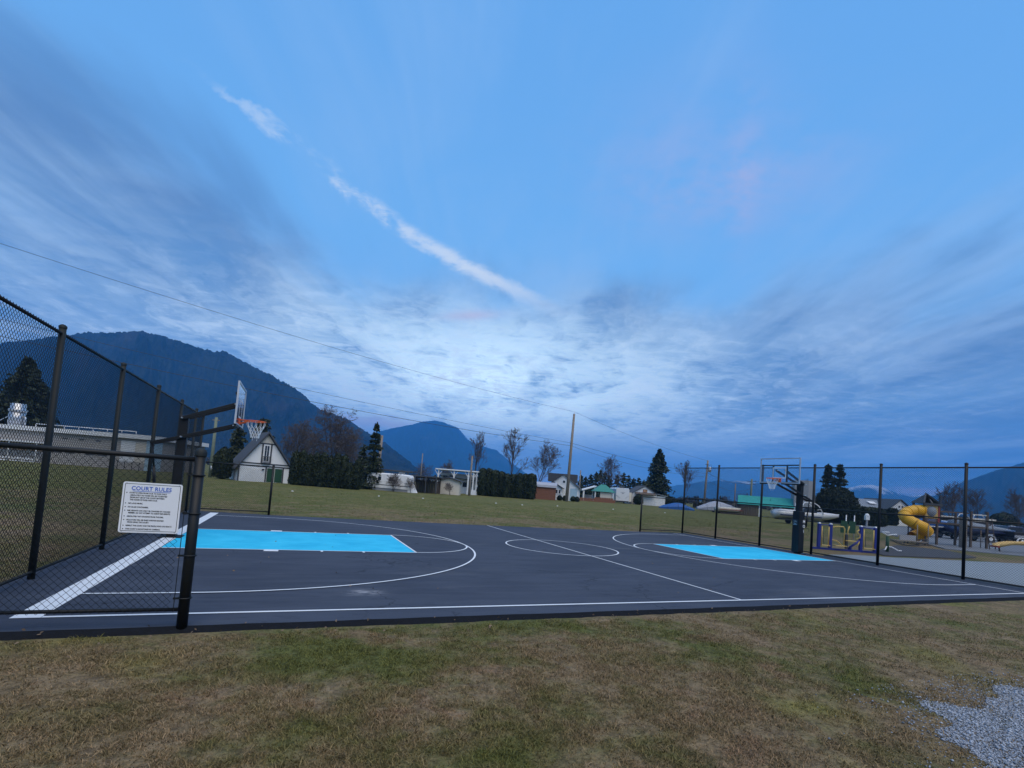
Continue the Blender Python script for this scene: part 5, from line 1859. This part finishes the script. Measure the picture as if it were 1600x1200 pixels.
# smooth the slide path
P0 = [Vector(p) for p in path_]
sm_ = []
for i in range(len(P0) - 1):
    p0, p1, p2, p3 = P0[max(0, i - 1)], P0[i], P0[i + 1], P0[min(len(P0) - 1, i + 2)]
    for k in range(4):
        t_ = k / 4
        sm_.append(.5 * ((2 * p1) + (p2 - p0) * t_ + (2 * p0 - 5 * p1 + 4 * p2 - p3) * t_ ** 2 + (3 * p1 - p0 - 3 * p2 + p3) * t_ ** 3))
sm_.append(P0[-1])
for i in range(0, len(sm_) - 4, 4):
    seg = sm_[i:i + 5]
    MB().tube(seg, .385, 16, cap=(i == 0)).build('tube_section', M['yellow'], pt, fix=False)
    q0 = seg[0]
    dd = (seg[1] - seg[0]).normalized()
    MB().tube([q0 - dd * .035, q0 + dd * .035], .415, 16).build('joint_ring', M['yellow'], pt, fix=False)
mb = MB()
for k in range(5):
    pass
rings = []
for x, z, w_ in ((-1.8, .22, .36), (-2.1, .2, .36), (-2.45, .22, .35), (-2.55, .25, .33)):
    rings.append([(x, -1.05 + w_ * math.cos(a_), z + .30 + w_ * math.sin(a_) * .9) for a_ in [math.pi + k * math.pi / 8 for k in range(9)]] + [(x, -1.05 + (w_ - .04) * math.cos(a_), z + .30 + (w_ - .04) * math.sin(a_) * .9) for a_ in [2 * math.pi - k * math.pi / 8 for k in range(9)]])
MB().loft(rings).build('slide_exit', M['tan'], pt)
for x, y, h in ((-2.2, -1.2, 1.35), (-1.3, -1.65, .75), (-2.3, -1.05, .2)):
    MB().tube([(x, y, -.05), (x, y, h)], .04, 8).build('slide_support', M['trim'], pt)
# bridge and second platform
for y in (-.5, .5):
    for z, w_ in ((1.62, .1), (2.1, .07), (2.5, .09)):
        MB().b2((.58, y - .04, z), (2.85, y + .04, z + w_)).build('bridge_rail', M['brownwood'], pt)
for i in range(11):
    MB().b2((.60 + i * .2, -.46, 1.56), (.60 + i * .2 + .17, .46, 1.61)).build('plank', M['brownwood'], pt)
for x in (2.9, 4.1):
    for y in (-.65, .65):
        MB().b2((x - .06, y - .06, -.05), (x + .06, y + .06, 2.6 if x < 3 else 2.75)).build('post', M['brownwood'], pt)
MB().b2((2.84, -.7, 1.5), (4.16, .7, 1.61)).build('deck', M['brownwood'], pt)
MB().b2((.86, -.3, 1.7), (.96, -.2, 3.75)).build('mast', M['trim'], pt)
for z in (2.0, 2.45):
    MB().b2((2.97, -.69, z), (4.03, -.63, z + .07)).build('rail', M['cream'], pt)
lad = MB()
for s in (-.22, .22):
    lad.tube([(4.5 + s, -.72, -.03), (4.15 + s, -.72, 2.3)], .03, 6)
for i in range(6):
    lad.tube([(4.25 - i * .05, -.72, .25 + i * .3), (4.75 - i * .05, -.72, .25 + i * .3)], .022, 6)
lad.build('ladder', M['brownwood'], pt, fix=False)
# pipe frame with chain step, low bench, posts
pf = place('pipe_frame', 1441, 35.5, 'pair of low pipe uprights with rungs before the play tower', 'playground')
for x in (-.38, .40):
    MB().tube([(x, 0, -.05), (x, 0, 1.45)], .035, 8).build('upright', M['polewood'], pf)
for z in (.16, .42):
    MB().tube([(-.38, 0, z), (.40, 0, z)], .025, 8).build('rung', M['trim'], pf)
MB().b2((-.5, -.06, -.01), (.55, .06, .04)).build('footing', M['trim'], pf)
rk = place('rocking_bench', 1420, 34, 'low rocking bench with curved metal runners left of the pipe frame', 'playground')
MB().b2((-1.15, -.22, .30), (1.15, .22, .36)).build('seat', M['polewood'], rk)
MB().b2((-.55, .1, .37), (.55, .16, .72)).build('backrest', M['grey'], rk)
for s in (-1, 1):
    MB().tube([(-1.1, s * .2, .34), (-.6, s * .2, .10), (0, s * .2, .03), (.6, s * .2, .10), (1.1, s * .2, .34)], .025, 6).build('runner', M['trim'], rk, fix=False)
    MB().tube([(s * .5, -.2, .05), (s * .5, -.2, .31)], .022, 6).build('leg', M['trim'], rk)
ws_ = place('wave_slide', 1600, 35, 'open yellow wave slide at the right edge of the playground', 'playground')
rings = []
for i in range(11):
    t_ = i / 10
    x = -1.95 + 3.6 * t_
    z = .35 + .12 * math.sin(t_ * 7) + .9 * t_ ** 1.5
    rings.append([(x, -.28, z + .18), (x, -.24, z), (x, .24, z), (x, .28, z + .18), (x, .31, z + .18), (x, .27, z - .04), (x, -.27, z - .04), (x, -.31, z + .18)])
MB().loft(rings).build('chute', M['tan'], ws_)
MB().tube([(-1.7, 0, -.05), (-1.75, 0, .34)], .045, 8).build('support', M['trim'], ws_)
MB().tube([(1.4, 0, -.05), (1.4, 0, 1.1)], .045, 8).build('support', M['trim'], ws_)
MB().b2((-2.1, -.28, .30), (-1.97, .28, .40)).build('landing', M['red'], ws_)
bp = place('brown_post', 1504, 36, 'thick brown timber post in the playground grass, by the second fence post', 'post')
MB().b2((-.16, -.16, -.05), (.16, .16, 2.15)).build('timber', M['polewood'], bp, .02)
MB().b2((-.2, -.2, 2.16), (.2, .2, 2.24)).build('top', M['brownwood'], bp)
sp_ = place('thin_post', 1532, 38, 'thin metal stake standing right of the brown post', 'post')
MB().tube([(0, 0, -.05), (0, 0, 1.35)], .03, 8).build('stake', M['polewood'], sp_)
MB().lathe([(.045, 1.34), (.045, 1.38), (.001, 1.40)], n=8).build('cap', M['trim'], sp_)


# parked trailers with boats
def wheel(root, x, y, r_=.33, w_=.22):
    o = MB().tube([(x, y - w_ / 2, r_), (x, y + w_ / 2, r_)], r_, 18).build('wheel', M['rubber'], root)
    MB().lathe([(r_ * .62, 0), (r_ * .58, .02), (r_ * .2, .03), (.01, .04)], n=14).build('rim', M['white'], o)
    q_ = o.children[0]
    q_.location = (x, y - w_ / 2 - .002, r_)
    q_.rotation_euler = (math.pi / 2, 0, 0)
    return o


def trailer(root, L, x_w, y=.85):
    mb = MB()
    for s in (-1, 1):
        mb.bar((-L * .45, s * .6, .5), (L * .3, s * .6, .5), .09, .13)
        mb.bar((L * .3, s * .6, .5), (L * .56, 0, .48), .08, .1)
    for k in range(4):
        mb.bar((-L * .42 + k * L * .22, -.6, .5), (-L * .42 + k * L * .22, .6, .5), .07, .09)
    mb.tube([(L * .5, 0, 0), (L * .5, 0, .6)], .04, 8)
    mb.build('trailer_frame', M['trim'], root, fix=False)
    for x in x_w:
        for s in (-1, 1):
            wheel(root, x, s * y)
    for s in (-1, 1):
        pts = [(sum(x_w) / len(x_w) + (.46 + .4 * (len(x_w) - 1)) * math.cos(a_), s * y, .34 + .46 * math.sin(a_)) for a_ in [math.pi * k / 10 for k in range(11)]]
        mb = MB()
        for k in range(10):
            mb.bar(pts[k], pts[k + 1], .24, .025, (0, 1, 0))
        mb.build('fender', M['white'], root)


t1 = place('boat_on_trailer', 1468, 53, 'blue and white covered boat on a trailer behind the play tower', 'boat', .05)
hull(t1, 5.4, 2.0, .6, 1.25, 'hulldark')
rings = []
for i in range(9):
    t_ = i / 8
    x = -2.6 + 4.9 * t_
    hh = .55 * math.sin(math.pi * min(1, t_ * .75 + .25)) * (1.15 if t_ < .5 else 1.0)
    w_ = 1.03 * (1 - max(0, (t_ - .5) / .5) ** 2.2 * .85)
    rings.append([(x, -w_, 1.22), (x, -w_ * .6, 1.3 + hh * .8), (x, 0, 1.32 + hh), (x, w_ * .6, 1.3 + hh * .8), (x, w_, 1.22)])
MB().loft(rings).build('cover', M['tarpblue'], t1)
MB().b2((-2.4, -1.02, 1.12), (1.0, -.99, 1.22)).build('stripe', M['white'], t1)
trailer(t1, 6.0, (.75,))
t2 = place('boat_on_trailer', 1538, 51, 'long grey covered boat on a tandem trailer at the far right', 'boat', .05)
hull(t2, 6.6, 2.2, .6, 1.25, 'hulldark')
rings = []
for i in range(10):
    t_ = i / 9
    x = -3.1 + 5.8 * t_
    hh = .75 - .62 * t_
    w_ = 1.13 * (1 - max(0, (t_ - .5) / .5) ** 2.2 * .85)
    rings.append([(x, -w_, 1.24), (x, -w_ * .75, 1.3 + hh * .85), (x, 0, 1.32 + hh), (x, w_ * .75, 1.3 + hh * .85), (x, w_, 1.24)])
MB().loft(rings).build('cover', M['greyroof'], t2)
MB().bar((-2.6, -1.12, 1.12), (1.6, -1.08, 1.02), .03, .12).build('stripe', M['hulldark'], t2)
mb = MB()
mb.tube([(-2.4, -.8, 1.9), (-1.9, -.8, 2.65), (-1.2, -.8, 2.7), (-.4, -.8, 1.75)], .04, 6)
mb.tube([(-2.4, .8, 1.9), (-1.9, .8, 2.65), (-1.2, .8, 2.7), (-.4, .8, 1.75)], .04, 6)
mb.build('windscreen_frame', M['alu'], t2, fix=False)
trailer(t2, 7.2, (-.3,))
t3 = place('utility_trailer', 1591, 50, 'dark tandem-axle trailer with a black load at the right edge', 'trailer', .05)
MB().b2((-1.5, -.95, .62), (2.2, .95, .74)).build('bed', M['trim'], t3)
MB().b2((-1.35, -.8, .75), (1.0, .8, 1.28)).build('load', M['rubber'], t3, .06)
MB().b2((-1.45, -.97, .75), (2.15, -.93, .98)).build('side_board', M['grey'], t3)
MB().lathe([(.3, 0), (.42, .2), (.42, .75), (.25, 1.0), (.01, 1.05)], (1.5, -.2, .75), 14).build('drum', M['lblue'], t3)
trailer(t3, 4.0, (-.75, .15), .95)
lb = place('long_building', 1515, 84, 'long low dark building with a pale roof edge behind the parked boats', 'building')
MB().b2((-5.5, 0, -.2), (3.6, 5, 2.3)).build('wall', M['brownwood'], lb)
MB().b2((-5.8, -.5, 2.3), (3.9, 5.3, 2.65)).build('roof', M['cream'], lb)
for i in range(4):
    window(lb, -4.4 + i * 2.1, 0, 1.4, 1.1, .8, 'trim')
db = place('waste_container', 1541, 66, 'dark green waste container behind the long grey boat', 'container')
MB().prism([(-1.0, .1), (1.0, .1), (1.1, 1.5), (-1.05, 1.5)], -.7, .7, 'y').build('bin', M['dkgreen'], db)
MB().b2((-1.12, -.75, 1.51), (1.15, .75, 1.6)).build('lid', M['ink'], db)
for x in (-.6, -.1, .4):
    MB().b2((x, -.74, .2), (x + .07, -.7, 1.45)).build('rib', M['dkgreen'], db)
dm = place('white_dome_shelter', 1581, 88, 'pale arched fabric shelter at the far right behind the trailers', 'shelter')
arch_ = [(2.1 * math.cos(a_), 1.75 * math.sin(a_)) for a_ in [math.pi * k / 12 for k in range(13)]]
MB().prism(arch_, 0, 6, 'y').build('cover', M['tarpgrey'], dm)
mb = MB()
for k in range(12):
    mb.bar((arch_[k][0] * 1.02, -.04, arch_[k][1] * 1.02), (arch_[k + 1][0] * 1.02, -.04, arch_[k + 1][1] * 1.02), .12)
mb.build('hoop_frame', M['white'], dm)
MB().b2((-1.1, -.02, 0), (.5, .0, 1.1)).build('opening', M['ink'], dm)
for i, (u, d, h, sp2, lbl) in enumerate(((1491, 92, 9.4, .75, 'thin leafless tree behind the playground bridge'), (1533, 96, 8.8, .95, 'leafless tree behind the long low building'), (1590, 93, 9.0, 1.0, 'leafless tree at the far right above the fabric shelter'), (1475, 140, 7.0, .9, 'small far leafless tree right of the play tower roof'))):
    bare_tree('bare_tree', base(u, d), h, sp2, 160 + i, lbl, 5, 'leafless trees beyond the field', .25, n0=2, upright=.9)
for i, (u, d, h, r_, lbl) in enumerate(((1568, 110, 4.6, 3.0, 'dark evergreen mound beside the fabric shelter'), (1370, 118, 4.4, 2.4, 'dark evergreen mound behind the grey-roofed house'), (1240, 112, 3.6, 2.6, 'dark evergreen mound behind the teal roof'))):
    bush('evergreen_mound', base(u, d), [(r_ * .6, 0), (r_, .6), (r_ * .95, h * .5), (r_ * .6, h * .85), (.1, h)], 170 + i, lbl, 1600, 'shrub', .26, 'shrub', None)

# far hedgerows that read as one mass
g = np.random.default_rng(77)
pts = []
for i in range(420):
    u = g.uniform(-120, 1720)
    d = g.uniform(210, 420)
    p = base(u, d)
    h = g.uniform(2.2, 5.2) * (1.25 if u < 600 else .85)
    r_ = g.uniform(1.5, 4.0)
    n = 60
    q_ = g.normal(0, 1, (n, 3))
    q_ /= np.linalg.norm(q_, axis=1)[:, None]
    q_ *= g.random((n, 1)) ** .33
    pts.append(q_ * np.array([r_, r_, h / 2]) + np.array([p.x, p.y, h / 2]))
pts = np.concatenate(pts)
M['farwood'] = foliage('far_hedgerow', (.022, .022, .018), (.060, .050, .042))
o = leaf_mesh('hedgerow', pts, .75, M['farwood'], None, g)
tag(o, 'brownish far-off hedgerows and scrub along the valley floor', 'hedgerow', kind='stuff')

# small white markers in the grass
for i, (u, v) in enumerate(((457, 767), (592, 775), (661, 779), (775, 786), (816, 788.5), (871, 790.5), (958, 796), (1039, 801))):
    p = G(u, v)
    p.z = float(ground_z(np.array(p.x), np.array(p.y)))
    lab = ['leftmost', 'second from left', 'third from left', 'fourth from left', 'fifth from left', 'sixth from left', 'seventh from left', 'rightmost'][i]
    mk = thing('field_marker', p, 0, lab + ' small white marker lying in the grass behind the court', 'marker', 'white markers in the grass')
    MB().lathe([(.09, 0), (.10, .015), (.07, .05), (.02, .065), (.001, .065)], n=12).build('disc', M['white'], mk, fix=False)

# ------------------------------------------------------------------ wires
def wire(p, q, sag, label, r_=.018):
    p, q = Vector(p), Vector(q)
    pts = []
    for i in range(29):
        t_ = i / 28
        a_ = p.lerp(q, t_)
        a_.z -= sag * 4 * t_ * (1 - t_)
        pts.append(a_)
    o = MB().tube(pts, r_, 4, cap=False).build('power_line', M['trim'], None, fix=False)
    return tag(o, label, 'power line', 'overhead wires')


def pole_top(po, z, dx_=0.0):
    k = po.location.copy()
    v_ = Matrix.Rotation(po.rotation_euler.z, 3, 'Z') @ Vector((dx_, 0, 0))
    return Vector((k.x + v_.x, k.y + v_.y, k.z + z))


wire(at(-190, 318, 34), pole_top(mp, 15.5, .25), .9, 'highest overhead wire crossing the sky from upper left to the tall pole', .016)
wire(at(-190, 452, 40), pole_top(mp, 10.1), .7, 'middle overhead wire passing over the left hoop to the tall pole', .018)
wire(at(-190, 482, 42), pole_top(mp, 9.6), .9, 'lowest overhead wire passing behind the left backboard to the tall pole', .026)
wire(pole_top(mp, 15.5, .25), pole_top(tp_, 10.3, .35), .6, 'top wire running from the tall pole to the transformer pole', .016)
wire(pole_top(mp, 10.1), pole_top(tp_, 7.6, .2), .5, 'lower wire running from the tall pole to the transformer pole', .022)
wire(pole_top(mp, 9.6), pole_top(tp_, 6.9, .2), .9, 'slackest wire between the tall pole and the transformer pole', .02)
wire(pole_top(tp_, 7.9, .3), pole_top(p_, 8.3), 1.2, 'upper slack wire from the transformer pole to the crossarm pole', .03)
wire(pole_top(tp_, 6.4, .3), pole_top(p_, 6.4), 1.5, 'lower slack wire from the transformer pole to the crossarm pole', .03)
wire(pole_top(p_, 8.4), at(1330, 742, 170), 1.0, 'wire leaving the crossarm pole behind the right backboard', .03)


# ------------------------------------------------------------------ parked vehicles behind the boats
def pickup(u, d, rz, mat, label, cab=True):
    o = place('parked_pickup', u, d, label, 'pickup truck', rz, 'vehicles parked in the yard')
    side = [(-2.65, .48), (2.55, .48), (2.68, .75), (2.6, 1.08), (1.55, 1.18), (.95, 1.80), (-.55, 1.84), (-.75, 1.22), (-2.62, 1.20), (-2.7, .8)]
    MB().prism(side, -.9, .9, 'y').build('body', M[mat], o, .05)
    for s in (-1, 1):
        MB().prism([(-.45, 1.24), (1.38, 1.22), (.88, 1.72), (-.42, 1.75)], s * .905 - .01, s * .905 + .01, 'y').build('side_window', M['glassdark'], o)
    MB().prism([(1.5, 1.24), (.98, 1.76), (1.0, 1.80), (1.56, 1.22)], -.8, .8, 'y').build('windscreen', M['glassdark'], o)
    for x in (-1.7, 1.65):
        for s in (-1, 1):
            wheel(o, x, s * .84, .37, .24)
    MB().b2((2.62, -.85, .52), (2.76, .85, .70)).build('bumper', M['alu'], o)
    for s in (-1, 1):
        MB().b2((2.60, s * .7 - .14, .82), (2.68, s * .7 + .14, .98)).build('headlight', M['white'], o)
        MB().b2((-2.72, s * .78 - .08, .75), (-2.64, s * .78 + .08, 1.1)).build('tail_light', M['red'], o)
    return o


pickup(1578, 56, math.pi, 'hulldark', 'dark pickup parked behind the long grey boat')
pickup(1478, 66, 0, 'carwhite', 'white pickup parked behind the blue-covered boat')
pickup(1512, 60, .1, 'trim', 'black pickup parked between the two boats on trailers')

# scattered dead leaves and crumbs along the court edge
g = np.random.default_rng(91)
n = 160
x = g.uniform(-.5, 14, n)
y = np.where(g.random(n) < .7, -7.75 - np.abs(g.normal(0, .35, n)), g.uniform(-7.5, 3, n))
z = np.where(y > -7.8, .006, ground_z(x, y) + .03)
M['leaf'] = foliage('dead_leaves', (.10, .065, .04), (.26, .19, .13), .8)
o = leaf_mesh('dead_leaves', np.stack([x, y, z + .006], 1), .022, M['leaf'], None, g, droop=np.repeat([[1., .4, .05]], n, 0))
tag(o, 'pale crumbs and dead leaves scattered along the court edge', 'leaves', kind='stuff')
